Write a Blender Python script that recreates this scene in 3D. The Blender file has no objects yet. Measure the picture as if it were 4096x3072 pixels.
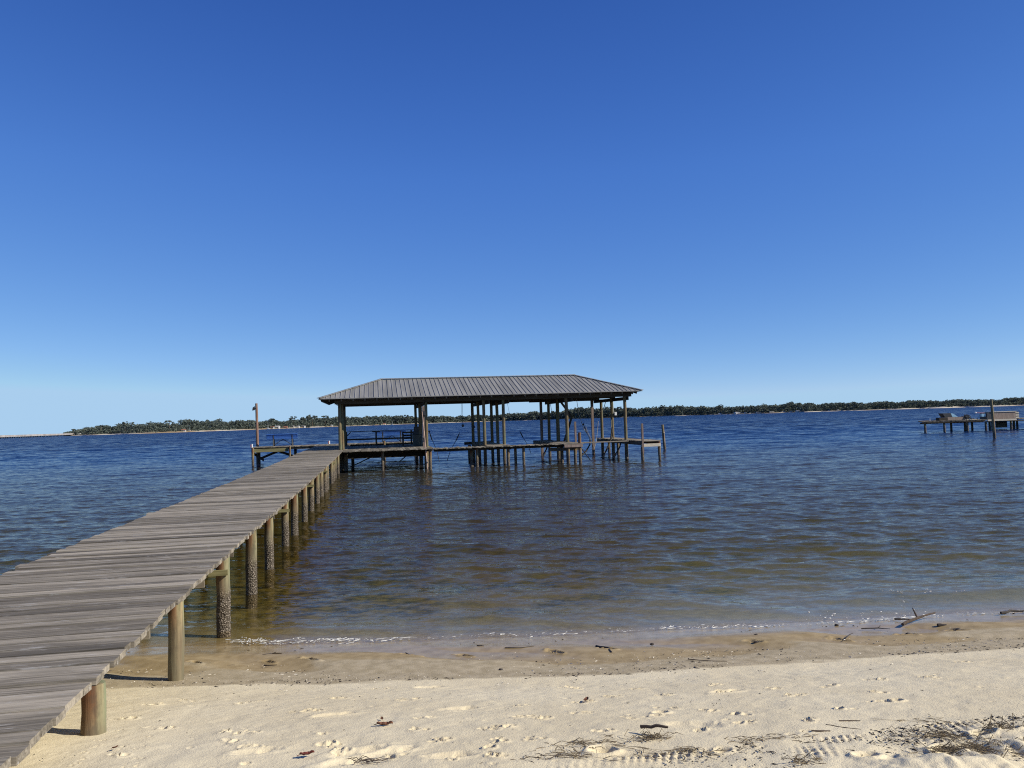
import bpy, math, random
import numpy as np
from mathutils import Vector, Matrix
random.seed(11); RNG = np.random.default_rng(5)
SC = bpy.context.scene; COL = SC.collection

# ------------------------------------------------------------------ camera model (metres, water level z = 0)
F, CX, CY, H = 780.0, 512.0, 384.0, 2.2
ROLL = math.atan(.0315)
PITCH = math.atan((420 - 384) * math.cos(ROLL) / F)
A = math.radians(10.0)                     # the pier runs 10 degrees left of the view direction
CA, SA = math.cos(A), math.sin(A)

def ray(x, y):
    X, Y = x / 4 - CX, y / 4 - CY
    c, s = math.cos(ROLL), math.sin(ROLL)
    Xr, Yr = X * c - Y * s, X * s + Y * c
    cp, sp = math.cos(PITCH), math.sin(PITCH)
    return Vector((Xr, F * cp + Yr * sp, F * sp - Yr * cp))
def at_z(x, y, z=0.0):
    r = ray(x, y); return r * ((z - H) / r.z) + Vector((0, 0, H))
def at_d(x, d, z=0.0):                     # a place at distance d ahead, in the bearing of photo column x
    r = ray(x, 1680); return Vector((r.x / r.y * d, d, z))
def W(u, v, z=0.0):                        # pier frame (u right, v out from the shore) to world
    return Vector((u * CA - v * SA, u * SA + v * CA, z))

# ------------------------------------------------------------------ scene objects
def tag(o, label=None, cat=None, group=None, kind=None):
    if label: o['label'] = label
    if cat: o['category'] = cat
    if group: o['group'] = group
    if kind: o['kind'] = kind
    return o
def empty(name, loc, rz=0.0):
    o = bpy.data.objects.new(name, None); COL.objects.link(o)
    o.location = loc; o.rotation_euler = (0, 0, rz); o.empty_display_size = .2
    return o
def copy_tree(o, parent=None):
    c = o.copy(); COL.objects.link(c); c.parent = parent
    for ch in list(o.children): copy_tree(ch, c)
    return c

class MB:
    """collects shapes, then links them as one mesh object"""
    def __init__(s, off=(0, 0, 0)):
        s.v = []; s.f = []; s.c = []; s.off = Vector(off); s.tint = 0.5
    def add(s, vs, fs):
        b = len(s.v)
        for p in vs:
            s.v.append((p[0] - s.off.x, p[1] - s.off.y, p[2] - s.off.z)); s.c.append(s.tint)
        for f in fs: s.f.append(tuple(i + b for i in f))
        return s
    def box(s, x0, x1, y0, y1, z0, z1):
        s.add([(x0,y0,z0),(x1,y0,z0),(x1,y1,z0),(x0,y1,z0),(x0,y0,z1),(x1,y0,z1),(x1,y1,z1),(x0,y1,z1)],
              [(3,2,1,0),(4,5,6,7),(0,1,5,4),(1,2,6,5),(2,3,7,6),(3,0,4,7)]); return s
    def hexa(s, p):                        # eight corners, bottom four then top four
        s.add(p, [(3,2,1,0),(4,5,6,7),(0,1,5,4),(1,2,6,5),(2,3,7,6),(3,0,4,7)]); return s
    def bar(s, p, q, w, h, up=(0, 0, 1)):
        p, q = Vector(p), Vector(q); d = (q - p).normalized(); up = Vector(up)
        if abs(d.dot(up)) > .98: up = Vector((0, 1, 0))
        a = d.cross(up).normalized() * (w / 2); b = a.cross(d).normalized() * (h / 2)
        s.hexa([p-a-b, p+a-b, q+a-b, q-a-b, p-a+b, p+a+b, q+a+b, q-a+b]); return s
    def tube(s, pts, r, n=8, cap=True, wob=0.0):
        pts = [Vector(p) for p in pts]; rs = r if isinstance(r, (list, tuple)) else [r] * len(pts)
        vs = []; fs = []; pa = None
        for i, p in enumerate(pts):
            d = (pts[min(i+1, len(pts)-1)] - pts[max(i-1, 0)])
            d = d.normalized() if d.length > 1e-9 else Vector((0, 0, 1))
            if pa is None: pa = d.orthogonal().normalized()
            pa = (pa - d * pa.dot(d)); pa = pa.normalized() if pa.length > 1e-6 else d.orthogonal().normalized()
            pb = d.cross(pa)
            for k in range(n):
                t = 2 * math.pi * k / n; rr = rs[i] * (1 + (random.uniform(-wob, wob) if wob else 0))
                vs.append(p + pa * (math.cos(t) * rr) + pb * (math.sin(t) * rr))
        for i in range(len(pts) - 1):
            for k in range(n):
                a, b = i*n + k, i*n + (k+1) % n
                fs.append((a, b, b+n, a+n))
        if cap:
            fs.append(tuple(reversed(range(n)))); m = (len(pts)-1)*n; fs.append(tuple(range(m, m+n)))
        s.add(vs, fs); return s
    def ball(s, c, r, n=8, m=6, sq=(1, 1, 1), wob=0.0):
        vs = [(c[0], c[1], c[2] - r*sq[2])]; fs = []
        for i in range(1, m):
            ph = math.pi * i / m - math.pi/2
            for k in range(n):
                t = 2*math.pi*k/n; rr = r * (1 + random.uniform(-wob, wob))
                vs.append((c[0]+rr*sq[0]*math.cos(ph)*math.cos(t), c[1]+rr*sq[1]*math.cos(ph)*math.sin(t), c[2]+rr*sq[2]*math.sin(ph)))
        vs.append((c[0], c[1], c[2] + r*sq[2]))
        for k in range(n): fs.append((0, 1+(k+1) % n, 1+k))
        for i in range(m-2):
            for k in range(n):
                a = 1+i*n+k; b = 1+i*n+(k+1) % n; fs.append((a, b, b+n, a+n))
        e = len(vs)-1; base = 1+(m-2)*n
        for k in range(n): fs.append((base+k, base+(k+1) % n, e))
        s.add(vs, fs); return s
    def build(s, name, mat, parent=None, smooth=False):
        me = bpy.data.meshes.new(name); me.from_pydata(s.v, [], s.f); me.update()
        at = me.attributes.new('tint', 'FLOAT', 'POINT'); at.data.foreach_set('value', s.c)
        if smooth:
            me.polygons.foreach_set('use_smooth', [True] * len(me.polygons))
            try: me.set_sharp_from_angle(angle=math.radians(40))
            except Exception: pass
        me.materials.append(mat)
        o = bpy.data.objects.new(name, me); COL.objects.link(o); o.parent = parent
        return o

def grid_mesh(name, X, Y, Z, mat, attrs=None, smooth=True):
    nr, nc = X.shape
    co = np.stack([X, Y, Z], -1).reshape(-1, 3).astype(np.float32)
    me = bpy.data.meshes.new(name)
    me.vertices.add(nr*nc); me.vertices.foreach_set('co', co.ravel())
    i = np.arange(nr*nc).reshape(nr, nc)
    q = np.stack([i[:-1, :-1], i[:-1, 1:], i[1:, 1:], i[1:, :-1]], -1).reshape(-1, 4).astype(np.int32)
    me.loops.add(q.size); me.loops.foreach_set('vertex_index', q.ravel())
    me.polygons.add(len(q)); me.polygons.foreach_set('loop_start', np.arange(0, q.size, 4, dtype=np.int32))
    me.update(calc_edges=True)
    if smooth: me.polygons.foreach_set('use_smooth', np.ones(len(q), dtype=bool))
    for k, a in (attrs or {}).items():
        t = me.attributes.new(k, 'FLOAT', 'POINT'); t.data.foreach_set('value', a.astype(np.float32).ravel())
    me.materials.append(mat)
    o = bpy.data.objects.new(name, me); COL.objects.link(o); return o

# ------------------------------------------------------------------ noise
def vnoise(x, y, seed=0):
    xi = np.floor(x).astype(np.int64); yi = np.floor(y).astype(np.int64); xf = x-xi; yf = y-yi
    def h(a, b):
        n = (a*374761393 + b*668265263 + seed*1442695041) & 0xffffffff
        n = ((n ^ (n >> 13))*1274126177) & 0xffffffff
        return ((n ^ (n >> 16)) & 0xffff)/65535.0
    sx = xf*xf*(3-2*xf); sy = yf*yf*(3-2*yf)
    return ((h(xi, yi)*(1-sx)+h(xi+1, yi)*sx)*(1-sy) + (h(xi, yi+1)*(1-sx)+h(xi+1, yi+1)*sx)*sy)*2-1
def fbm(x, y, o=4, seed=0):
    r = 0; a = 1.0
    for k in range(o): r = r + a*vnoise(x*2**k, y*2**k, seed+k); a *= .5
    return r

# ------------------------------------------------------------------ materials
class NT:
    def __init__(s, name):
        s.m = bpy.data.materials.new(name); s.m.use_nodes = True; s.t = s.m.node_tree; s.t.nodes.clear()
        s.out = s.n('ShaderNodeOutputMaterial')
    def n(s, typ, **kw):
        o = s.t.nodes.new(typ)
        for k, v in kw.items(): setattr(o, k, v)
        return o
    def l(s, a, b): s.t.links.new(a, b)
    def put(s, sock, v):
        if hasattr(v, 'is_linked'): s.l(v, sock)
        elif v is not None: sock.default_value = v
    def math(s, op, a, b=None, c=None, clamp=False):
        o = s.n('ShaderNodeMath', operation=op, use_clamp=clamp); s.put(o.inputs[0], a)
        if b is not None: s.put(o.inputs[1], b)
        if c is not None: s.put(o.inputs[2], c)
        return o.outputs[0]
    def ramp(s, v, a, b, x=0.0, y=1.0, smooth=True):
        o = s.n('ShaderNodeMapRange'); o.interpolation_type = 'SMOOTHSTEP' if smooth else 'LINEAR'
        s.put(o.inputs[0], v)
        for i, q in enumerate((a, b, x, y)): s.put(o.inputs[i+1], q)
        return o.outputs[0]
    def mix(s, f, a, b):
        o = s.n('ShaderNodeMix', data_type='RGBA'); s.put(o.inputs[0], f)
        for k, q in ((6, a), (7, b)):
            s.put(o.inputs[k], (*q, 1) if isinstance(q, tuple) and len(q) == 3 else q)
        return o.outputs[2]
    def noise(s, vec, scale, detail=3, rough=.55, out='Fac'):
        o = s.n('ShaderNodeTexNoise'); s.put(o.inputs['Vector'], vec)
        o.inputs['Scale'].default_value = scale; o.inputs['Detail'].default_value = detail; o.inputs['Roughness'].default_value = rough
        return o.outputs[out]
    def voro(s, vec, scale, out='Distance'):
        o = s.n('ShaderNodeTexVoronoi'); s.put(o.inputs['Vector'], vec); o.inputs['Scale'].default_value = scale
        return o.outputs[out]
    def scaled(s, vec, sc, off=None):
        o = s.n('ShaderNodeVectorMath', operation='MULTIPLY_ADD'); s.put(o.inputs[0], vec)
        o.inputs[1].default_value = sc
        if off is None: o.inputs[2].default_value = (0, 0, 0)
        else: s.put(o.inputs[2], off)
        return o.outputs[0]
    def pos(s): return s.n('ShaderNodeNewGeometry').outputs['Position']
    def obj(s): return s.n('ShaderNodeTexCoord').outputs['Object']
    def attr(s, name, out='Fac'): return s.n('ShaderNodeAttribute', attribute_name=name).outputs[out]
    def rand(s): return s.n('ShaderNodeObjectInfo').outputs['Random']
    def sep(s, v, i):
        o = s.n('ShaderNodeSeparateXYZ'); s.put(o.inputs[0], v); return o.outputs[i]
    def bump(s, h, dist=.01, strength=1.0, normal=None):
        o = s.n('ShaderNodeBump'); s.put(o.inputs['Height'], h); o.inputs['Distance'].default_value = dist
        s.put(o.inputs['Strength'], strength)
        if normal is not None: s.l(normal, o.inputs['Normal'])
        return o.outputs[0]
    def pbsdf(s, col, rough=.7, normal=None, metallic=0.0, spec=.5):
        b = s.n('ShaderNodeBsdfPrincipled')
        s.put(b.inputs['Base Color'], (*col, 1) if isinstance(col, tuple) and len(col) == 3 else col)
        s.put(b.inputs['Roughness'], rough); s.put(b.inputs['Metallic'], metallic); s.put(b.inputs['Specular IOR Level'], spec)
        if normal is not None: s.l(normal, b.inputs['Normal'])
        s.l(b.outputs[0], s.out.inputs[0]); return s.m

def plain(name, col, rough=.7, metallic=0.0, var=.25, scale=6.0):
    """painted / moulded / timber surface with mild mottling"""
    t = NT(name); n = t.noise(t.obj(), scale, 4)
    c = t.mix(t.ramp(n, .3, .7), tuple(x*(1-var) for x in col), tuple(min(1, x*(1+var)) for x in col))
    return t.pbsdf(c, rough, t.bump(n, .004), metallic)

def wood(name, a, b, axis=0, grain=35.0, white=.0, rough=.85):
    """weathered timber, grain along one object axis; 'tint' differs per board"""
    t = NT(name); tint = t.attr('tint')
    sc = [grain]*3; sc[axis] = 2.2
    off = t.n('ShaderNodeCombineXYZ'); k = t.math('MULTIPLY', t.math('ADD', tint, t.rand()), 37.0)
    for i in range(3): t.put(off.inputs[i], k)
    vec = t.scaled(t.obj(), tuple(sc), off.outputs[0])
    n = t.noise(vec, 1.0, 5, .65)
    sc2 = [9.0]*3; sc2[axis] = .9
    n2 = t.noise(t.scaled(t.obj(), tuple(sc2), off.outputs[0]), 1.0, 3)
    f = t.math('ADD', t.math('MULTIPLY', n, .75), t.math('MULTIPLY', t.math('SUBTRACT', tint, .5), .36))
    c = t.mix(t.ramp(f, .18, .62), a, b)
    c = t.mix(t.ramp(n2, .42, .72, 0, .5), c, tuple(x*.42 for x in a))
    if white:
        w = t.noise(t.scaled(t.obj(), tuple(3.5 if i == axis else 22.0 for i in range(3))), 1.0, 5, .7)
        c = t.mix(t.ramp(w, .57, .70, 0, white), c, (.55, .53, .5))
    return t.pbsdf(c, rough, t.bump(n, .006, .9), spec=.25)

def pile_mat(name, barn_z=.42, rust=1.0, dim=1.0, green=.42):
    t = NT(name); p = t.pos(); o = t.obj(); z = t.sep(p, 2)
    g = t.noise(t.scaled(p, (40, 40, 2.2)), 1.0, 4, .6)
    n = t.noise(p, 5.0, 4)
    c = t.mix(t.ramp(g, .3, .7), tuple(x*dim for x in (.17, .12, .062)), tuple(x*dim for x in (.38, .30, .17)))
    c = t.mix(t.ramp(t.noise(t.scaled(p, (9, 9, 1.2)), 1.0, 3), .45, .65, 0, green), c, tuple(x*dim for x in (.22, .265, .16)))
    side = t.attr('tint'); rs = t.math('MULTIPLY_ADD', side, .42, t.math('MULTIPLY', t.noise(t.scaled(p, (7, 7, .9)), 1.0, 3), .5))
    c = t.mix(t.math('MULTIPLY', t.ramp(side, .38, .1), t.ramp(z, .3, .75, 0, .55)), c, tuple(x*dim for x in (.25, .32, .19)))
    c = t.mix(t.math('MULTIPLY', t.ramp(rs, .455, .575), t.ramp(z, .42, .8, 0, .85*rust)), c, (.175, .066, .03))
    c = t.mix(t.ramp(t.noise(t.scaled(p, (14, 14, 6)), 1.0, 4, .65), .5, .68, 0, .6), c, (.085, .07, .05))
    # barnacles and weed up to the tide mark
    edge = t.math('ADD', z, t.math('MULTIPLY', t.math('SUBTRACT', n, .5), .28))
    b = t.math('MULTIPLY', t.ramp(edge, barn_z+.1, barn_z-.1), t.ramp(t.sep(p, 1), 7.0, 8.0))
    v = t.voro(p, 55.0); vc = t.voro(p, 55.0, 'Color')
    bc = t.mix(t.ramp(t.sep(vc, 0), .25, .8), (.13, .105, .08), (.43, .37, .30))
    bc = t.mix(t.ramp(v, .2, .6), bc, (.10, .082, .06))
    mid = t.math('MULTIPLY', t.ramp(edge, barn_z+.28, barn_z+.02), .55)
    c = t.mix(mid, c, (.15, .12, .085))
    c = t.mix(b, c, bc)
    h = t.math('ADD', t.math('MULTIPLY', g, .35), t.math('MULTIPLY', t.math('MULTIPLY', b, t.math('SUBTRACT', 1.0, v)), 1.4))
    return t.pbsdf(c, .85, t.bump(h, .012), spec=.25)

M = {}
M['plank'] = wood('weathered_plank', (.15, .13, .10), (.45, .395, .31), 0, 52, .65)
M['plank_v'] = wood('weathered_plank_across', (.15, .13, .095), (.37, .33, .26), 1, 38, .2)
M['beam'] = wood('grey_beam', (.13, .11, .085), (.27, .235, .18), 0, 26)
M['beam_v'] = wood('grey_beam_lengthwise', (.13, .11, .085), (.27, .235, .18), 1, 26)
M['green_beam'] = wood('treated_beam', (.20, .18, .085), (.36, .33, .17), 0, 26)
M['post'] = wood('weathered_square_post', (.17, .125, .10), (.34, .26, .215), 2, 26)
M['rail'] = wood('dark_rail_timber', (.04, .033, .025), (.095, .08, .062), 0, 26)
M['pile'] = pile_mat('tide_marked_pile')
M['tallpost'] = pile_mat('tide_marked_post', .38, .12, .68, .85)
M['frame'] = wood('shade_painted_timber', (.035, .028, .02), (.085, .07, .05), 0, 26)  # timber darkened so that shade under roof and deck is in its colour
M['frame_v'] = wood('shade_painted_timber_across', (.035, .028, .02), (.085, .07, .05), 1, 26)  # same timber with the shade painted in, grain along the other axis
M['pole'] = wood('pinkish_pole', (.40, .27, .20), (.58, .43, .34), 2, 20)
M['lightpole'] = wood('reddish_pole', (.22, .12, .08), (.40, .26, .19), 2, 20)
M['white'] = plain('white_plastic', (.78, .78, .76), .5, var=.06)
M['red'] = plain('faded_red', (.5, .12, .07), .6)
M['dark'] = plain('dark_metal', (.035, .037, .04), .5, .0)
M['black'] = plain('black_rubber', (.02, .02, .022), .6)
M['blue'] = plain('blue_coated_steel', (.04, .13, .42), .45, var=.12)
M['rope'] = plain('pale_rope', (.42, .39, .33), .9, scale=60)
M['cable'] = plain('steel_cable', (.09, .09, .09), .5)
M['bin'] = plain('dark_green_plastic', (.025, .04, .035), .5)
M['lblue'] = plain('pale_blue_fabric', (.30, .52, .66), .8, var=.1)
M['netting'] = plain('dark_netting', (.05, .055, .065), .9)
M['conc'] = plain('pale_concrete', (.44, .40, .37), .85, scale=.2)
M['stick'] = plain('driftwood_bark', (.085, .06, .042), .9, scale=25)
M['stick2'] = plain('wet_dark_driftwood', (.035, .026, .02), .6, scale=25)
M['leaf'] = plain('dry_red_leaf', (.16, .035, .022), .7, scale=30)
M['leaf2'] = plain('dry_brown_leaf', (.17, .07, .035), .8, scale=30)
M['weed'] = plain('dry_seaweed', (.19, .145, .085), .95, scale=40)
M['tan_panel'] = wood('tan_panel', (.25, .19, .15), (.42, .34, .28), 2, 14)
M['cream'] = plain('cream_timber', (.62, .55, .42), .75, var=.12)

def roof_mat():
    t = NT('grey_metal_roofing'); o = t.obj()
    n = t.noise(t.scaled(o, (4.37, .25, .2)), 1.0, 4); n2 = t.noise(o, 14.0, 3)
    c = t.mix(t.ramp(n, .3, .7), (.20, .198, .182), (.325, .32, .298))
    c = t.mix(t.ramp(n2, .5, .75, 0, .35), c, (.25, .237, .205))
    return t.pbsdf(c, t.ramp(n2, .3, .7, .45, .65), spec=.35)
M['roof'] = roof_mat()

def foliage(name, a, b, sc=.22):
    t = NT(name); p = t.pos()
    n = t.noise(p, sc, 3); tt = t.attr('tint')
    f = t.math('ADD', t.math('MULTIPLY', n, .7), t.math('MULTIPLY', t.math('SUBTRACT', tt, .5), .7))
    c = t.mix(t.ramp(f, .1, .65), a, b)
    d = t.n('ShaderNodeBsdfDiffuse'); t.put(d.inputs[0], c)
    tr = t.n('ShaderNodeBsdfTranslucent'); t.put(tr.inputs[0], c)
    m = t.n('ShaderNodeMixShader'); m.inputs[0].default_value = .25
    t.l(d.outputs[0], m.inputs[1]); t.l(tr.outputs[0], m.inputs[2]); t.l(m.outputs[0], t.out.inputs[0])
    return t.m
M['forest'] = foliage('hazed_wood_foliage', (.09, .115, .105), (.165, .19, .15), .05)  # leaf colours lightened and blued: distance haze is mixed into them
M['pine'] = foliage('hazed_pine_foliage', (.08, .105, .09), (.155, .175, .135), .2)  # distance haze mixed into the needle colours as well
M['trunk'] = plain('pine_bark', (.16, .12, .09), .9)
M['wall_a'] = plain('cream_wall', (.55, .50, .42), .8, var=.08, scale=.5)
M['wall_b'] = plain('white_wall', (.56, .54, .50), .8, var=.05, scale=.5)
M['wall_c'] = plain('brick_wall', (.36, .20, .14), .85, var=.15, scale=.5)
M['roof_red'] = plain('rust_red_roof', (.33, .15, .10), .8, scale=.5)
M['roof_grey'] = plain('grey_shingle_roof', (.17, .165, .16), .85, scale=.5)
M['roof_white'] = plain('white_metal_roof', (.56, .55, .53), .5, var=.05, scale=.5)
M['glass'] = plain('dark_window_glass', (.03, .04, .05), .15)
# ------------------------------------------------------------------ beach and lake bed: one sheet
_ks = [-60, -30, -5, 1.5, 3.0, 4.2, 5.3, 6.2, 7.1, 8.05, 8.6, 10, 12, 15, 20, 30, 45, 70, 120, 200, 400]
_kz = [3.0, 2.4, 1.1, .80, .725, .575, .37, .165, .075, .0, -.05, -.15, -.27, -.42, -.6, -.85, -1.2, -1.9, -3, -4.5, -6]
_ss = np.arange(-60, 400, .02); _zz = np.interp(_ss, _ks, _kz)
_w = np.hanning(41); _w /= _w.sum(); _zp = np.convolve(np.pad(_zz, 20, mode='edge'), _w, 'valid')
def sand_base(x, y):
    x = np.asarray(x, float); y = np.asarray(y, float)
    t = np.clip((x - .2) / 4.2, 0, 2); s = y - .33 * t * t / (t * t * .25 + .75) - .08 * vnoise(x * .45, x * 0, 3)
    return np.interp(s, _ss, _zp)
def ground(px, py, it=14):                 # where a photo point lies on the sand
    z = .5
    for _ in range(it):
        p = at_z(px, py, z); z = .5 * z + .5 * float(sand_base(p.x, p.y))
    p = at_z(px, py, z); p.z = float(sand_base(p.x, p.y)); return p

E0, E1 = ground(2700, 3010), ground(4096, 2858)          # upper edge of the tyre-marked band
_ba = (E1 - E0); _ba.z = 0; _ba.normalize(); _bb = Vector((_ba.y, -_ba.x, 0))
def sand_fine(X, Y):
    Z = sand_base(X, Y)
    dry = np.clip((Z - .14) / .06, 0, 1)
    Z = Z + .010 * fbm(X * 1.1, Y * 1.1, 3, 20) * dry + .0036 * fbm(X * 9, Y * 9, 4, 21) * (.35 + .65 * dry)
    # small cusped scarp left by the last waves
    sc = np.abs(vnoise(X * 1.3, X * 0, 5)); wz = np.clip((Z - .02) / .03, 0, 1) * np.clip((.13 - Z) / .04, 0, 1)
    Z = Z + wz * (.019 * np.clip(vnoise(X * 1.6 + 2.2 * Y, Y * 2.6, 8) * 2.2, -1, 1) + .006 * sc)
    # tyre-marked band and the churned heaps below it
    a = (X - E0.x) * _ba.x + (Y - E0.y) * _ba.y; b = (X - E0.x) * _bb.x + (Y - E0.y) * _bb.y
    b = b + .05 * vnoise(a * 1.3, a * 0, 31)
    band = np.clip(b / .03, 0, 1) * np.clip((.50 - b) / .12, 0, 1) * np.clip((a + .75) / .3, 0, 1)
    b = b + .010 * vnoise(a * 9, b * 9, 36); a = a + .012 * vnoise(a * 8, b * 8, 37); row = np.floor(b / .05)
    tread = np.cos(2 * np.pi * (a / .042 + .5 * (row % 2))) * np.sin(np.pi * ((b / .05) % 1.0))
    Z = Z + band * (.010 * tread * np.clip(.5 + 1.0 * vnoise(a * 5, b * 5, 33), 0, 1.2) - .004 + .006 * fbm(a * 6, b * 6, 2, 34))
    heap = np.clip((b - .22) / .25, 0, 1) * np.clip((a - .2) / 1.0, 0, 1)
    Z = Z + heap * (.045 * fbm(X * 3.6, Y * 3.6, 4, 40) + .012 * np.abs(fbm(X * 11, Y * 11, 2, 41)))
    lump = np.clip((a + 1.5) / .5, 0, 1) * np.clip((b - .25) / .2, 0, 1) * (1 - heap)
    Z = Z + lump * .012 * fbm(X * 7, Y * 7, 3, 44)
    return Z

def dent(X, Y, Z, x, y, rx, ry, rot, dep, rim=.35):
    R = 2.4 * max(rx, ry)
    rows = np.where(np.abs(Y[:, 0] - y) < R)[0]
    if not len(rows): return
    sl = slice(rows[0], rows[-1] + 1)
    c = np.where((np.abs(X[rows[len(rows)//2]] - x) < R * 1.3))[0]
    if not len(c): return
    cs = slice(max(c[0] - 3, 0), c[-1] + 4)
    dx = X[sl, cs] - x; dy = Y[sl, cs] - y
    u = (dx * math.cos(rot) + dy * math.sin(rot)) / rx; v = (-dx * math.sin(rot) + dy * math.cos(rot)) / ry
    u = u + .25 * vnoise(dx * 30 + x * 7, dy * 30, 50); r2 = u * u + v * v
    Z[sl, cs] += -dep * np.exp(-(r2 ** 1.6)) + rim * dep * np.exp(-((np.sqrt(r2) - 1.35) / .33) ** 2)

def z3p(x, y): return 1300 + x * .633, 2300 + y * .633
def z2p(x, y): return x * .633, 2300 + y * .633
def z4p(x, y): return 2700 + x * .631, 2300 + y * .631
PRINTS = [z3p(*q) for q in [(600,975),(690,1040),(1145,1050),(1005,970),(1010,1090),(1340,1040),(430,1135),(780,1155),(120,775),(510,785),(640,905),(1230,893),(1380,900),(1520,700),(1640,793),(1230,820),(1830,760),(1950,900),(360,710),(70,1055),(1650,870),(1590,705),(1110,960),(1060,1160),(1960,710),(1740,995),(2120,760),(2150,840)]] \
       + [z2p(*q) for q in [(1530,805),(1620,790),(1990,855),(1450,980),(1570,990),(1470,1040),(1620,1080),(2110,1060),(2160,1100),(800,905),(1010,965),(740,1135),(980,820),(1890,860),(1200,790),(2060,1000)]] \
       + [z4p(*q) for q in [(245,690),(350,730),(180,860),(430,880),(450,940),(1290,740),(1290,800),(890,925),(190,980),(1640,650),(780,760),(1270,665),(1850,550),(620,715),(1080,855),(960,700)]]
TRACKS = [z2p(*q) for q in [(655,1035),(620,1075),(560,1110),(530,1150),(490,1185),(460,1210),(870,1150),(830,1190),(800,1215),(900,1075),(790,1080),(750,980),(830,900),(1000,960),(920,1010)]]
SHOES = [(z3p(200,1110), .13, .055, .5), (z3p(120,1175), .12, .05, .5), (z3p(430,1110), .12, .05, .6), (z3p(790,1145), .10, .045, .2), (z2p(1610,1110), .10, .05, .3), (z4p(110,950), .13, .06, -.3), (z4p(330,735), .10, .045, .4), (z3p(850,840), .11, .05, .3), (z3p(60,880), .12, .05, .5), (z3p(660,700), .10, .05, .1)]
PITS = [(z4p(300,1110), .035), (z4p(1215,1160), .05), (z4p(1740,1110), .07), (z4p(1400,795), .035), (z4p(1500,1150), .05), (z3p(2120,870), .04), (z3p(1750,1120), .06), (z4p(1950,1020), .05), (z4p(2110,1000), .05), (z2p(1550,1185), .02), (z3p(2090,890), .03)]

def sand_material():
    t = NT('beach_sand'); p = t.pos(); z = t.sep(p, 2)
    n1 = t.noise(p, .9, 4); n2 = t.noise(p, 9.0, 4); n3 = t.noise(p, 90.0, 3, .7); n4 = t.noise(p, 320.0, 2, .7)
    dry = t.mix(t.ramp(n1, .3, .7), (.76, .65, .43), (.83, .725, .50))
    dry = t.mix(t.ramp(n3, .60, .8, 0, .32), dry, (.36, .29, .19))
    dry = t.mix(t.ramp(n4, .55, .75, 0, .35), dry, (.72, .66, .54))
    wav = t.noise(t.scaled(p, (1.4, 5, 1)), 1.0, 4)
    zz = t.math('ADD', z, t.math('MULTIPLY', t.math('SUBTRACT', wav, .5), .022))
    damp = t.mix(t.ramp(n2, .3, .7), (.38, .31, .19), (.51, .425, .28))
    damp = t.mix(t.ramp(n3, .55, .75, 0, .6), damp, (.15, .105, .06))
    damp = t.mix(t.ramp(n4, .62, .75, 0, .5), damp, (.6, .55, .45))
    wet = t.mix(t.ramp(n2, .3, .7), (.315, .235, .12), (.42, .325, .18))
    wet = t.mix(t.ramp(n3, .6, .8, 0, .5), wet, (.13, .08, .04))
    bed = t.mix(t.ramp(n2, .3, .75), (.215, .172, .066), (.33, .27, .115))
    ol = t.noise(t.scaled(p, (.8, .8, .8)), 1.0, 5, .65)
    y = t.sep(p, 1); pierw = t.ramp(t.math('ADD', t.sep(p, 0), t.math('MULTIPLY', y, .17)), 2.2, -1.6)
    olf = t.math('MULTIPLY', t.ramp(t.math('ADD', ol, t.math('MULTIPLY', pierw, .22)), .45, .62), t.ramp(z, -.04, -.16))
    alg = t.mix(t.ramp(t.noise(p, 5.0, 4, .7), .38, .62), (.05, .047, .012), (.27, .22, .055))
    bed = t.mix(olf, bed, alg)
    c = t.mix(t.ramp(zz, .144, .154), damp, dry)
    c = t.mix(t.ramp(zz, .100, .088), c, wet)
    c = t.mix(t.ramp(z, .005, -.05), c, bed)
    rough = t.ramp(zz, .085, .02, .85, .14)
    rough = t.math('MULTIPLY', rough, 1.0)
    h = t.math('ADD', t.math('MULTIPLY', n3, .8), t.math('MULTIPLY', n4, .35))
    return t.pbsdf(c, rough, t.bump(h, .0055, t.ramp(zz, .02, .17, .15, 1.0)), spec=.3)

rows = np.concatenate([np.array([-60, -40, -25, -15, -8, -4, -1.5, 0, 1.0, 1.8, 2.3]), np.arange(2.6, 8.4, .0095), 8.4 * np.exp(np.linspace(.002, math.log(400 / 8.4), 300))])
c0 = np.concatenate([np.linspace(-4, -.86, 24)[:-1], np.linspace(-.86, .86, 820), np.linspace(.86, 4, 24)[1:]])
X = np.outer(np.maximum(rows, 3.0) + .25, c0); Y = np.repeat(rows[:, None], len(c0), 1)
Z = sand_fine(X, Y)
r_ = random.Random(3)
for q in PRINTS:
    g = ground(*q)
    for k in range(r_.randint(3, 5)):
        a = r_.uniform(0, 6.28); d = r_.uniform(.012, .05)
        dent(X, Y, Z, g.x + d * math.cos(a) * 1.5, g.y + d * math.sin(a), r_.uniform(.011, .022), r_.uniform(.012, .026), r_.uniform(0, 3), r_.uniform(.009, .018), .55)
for q in TRACKS:
    g = ground(*q)
    for k in range(4): dent(X, Y, Z, g.x + r_.uniform(-.04, .04), g.y + r_.uniform(-.03, .03), .009, .009, 0, .006, .5)
for q, a, b, rot in SHOES:
    g = ground(*q); dent(X, Y, Z, g.x, g.y, a, b, rot, .013, .45)
    dent(X, Y, Z, g.x + a * .5, g.y + a * .3, b * .8, b * .7, rot, .008, .3)
for q, a in PITS:
    g = ground(*q); dent(X, Y, Z, g.x, g.y, a, a * .8, .3, a * .75, .4)
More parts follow.
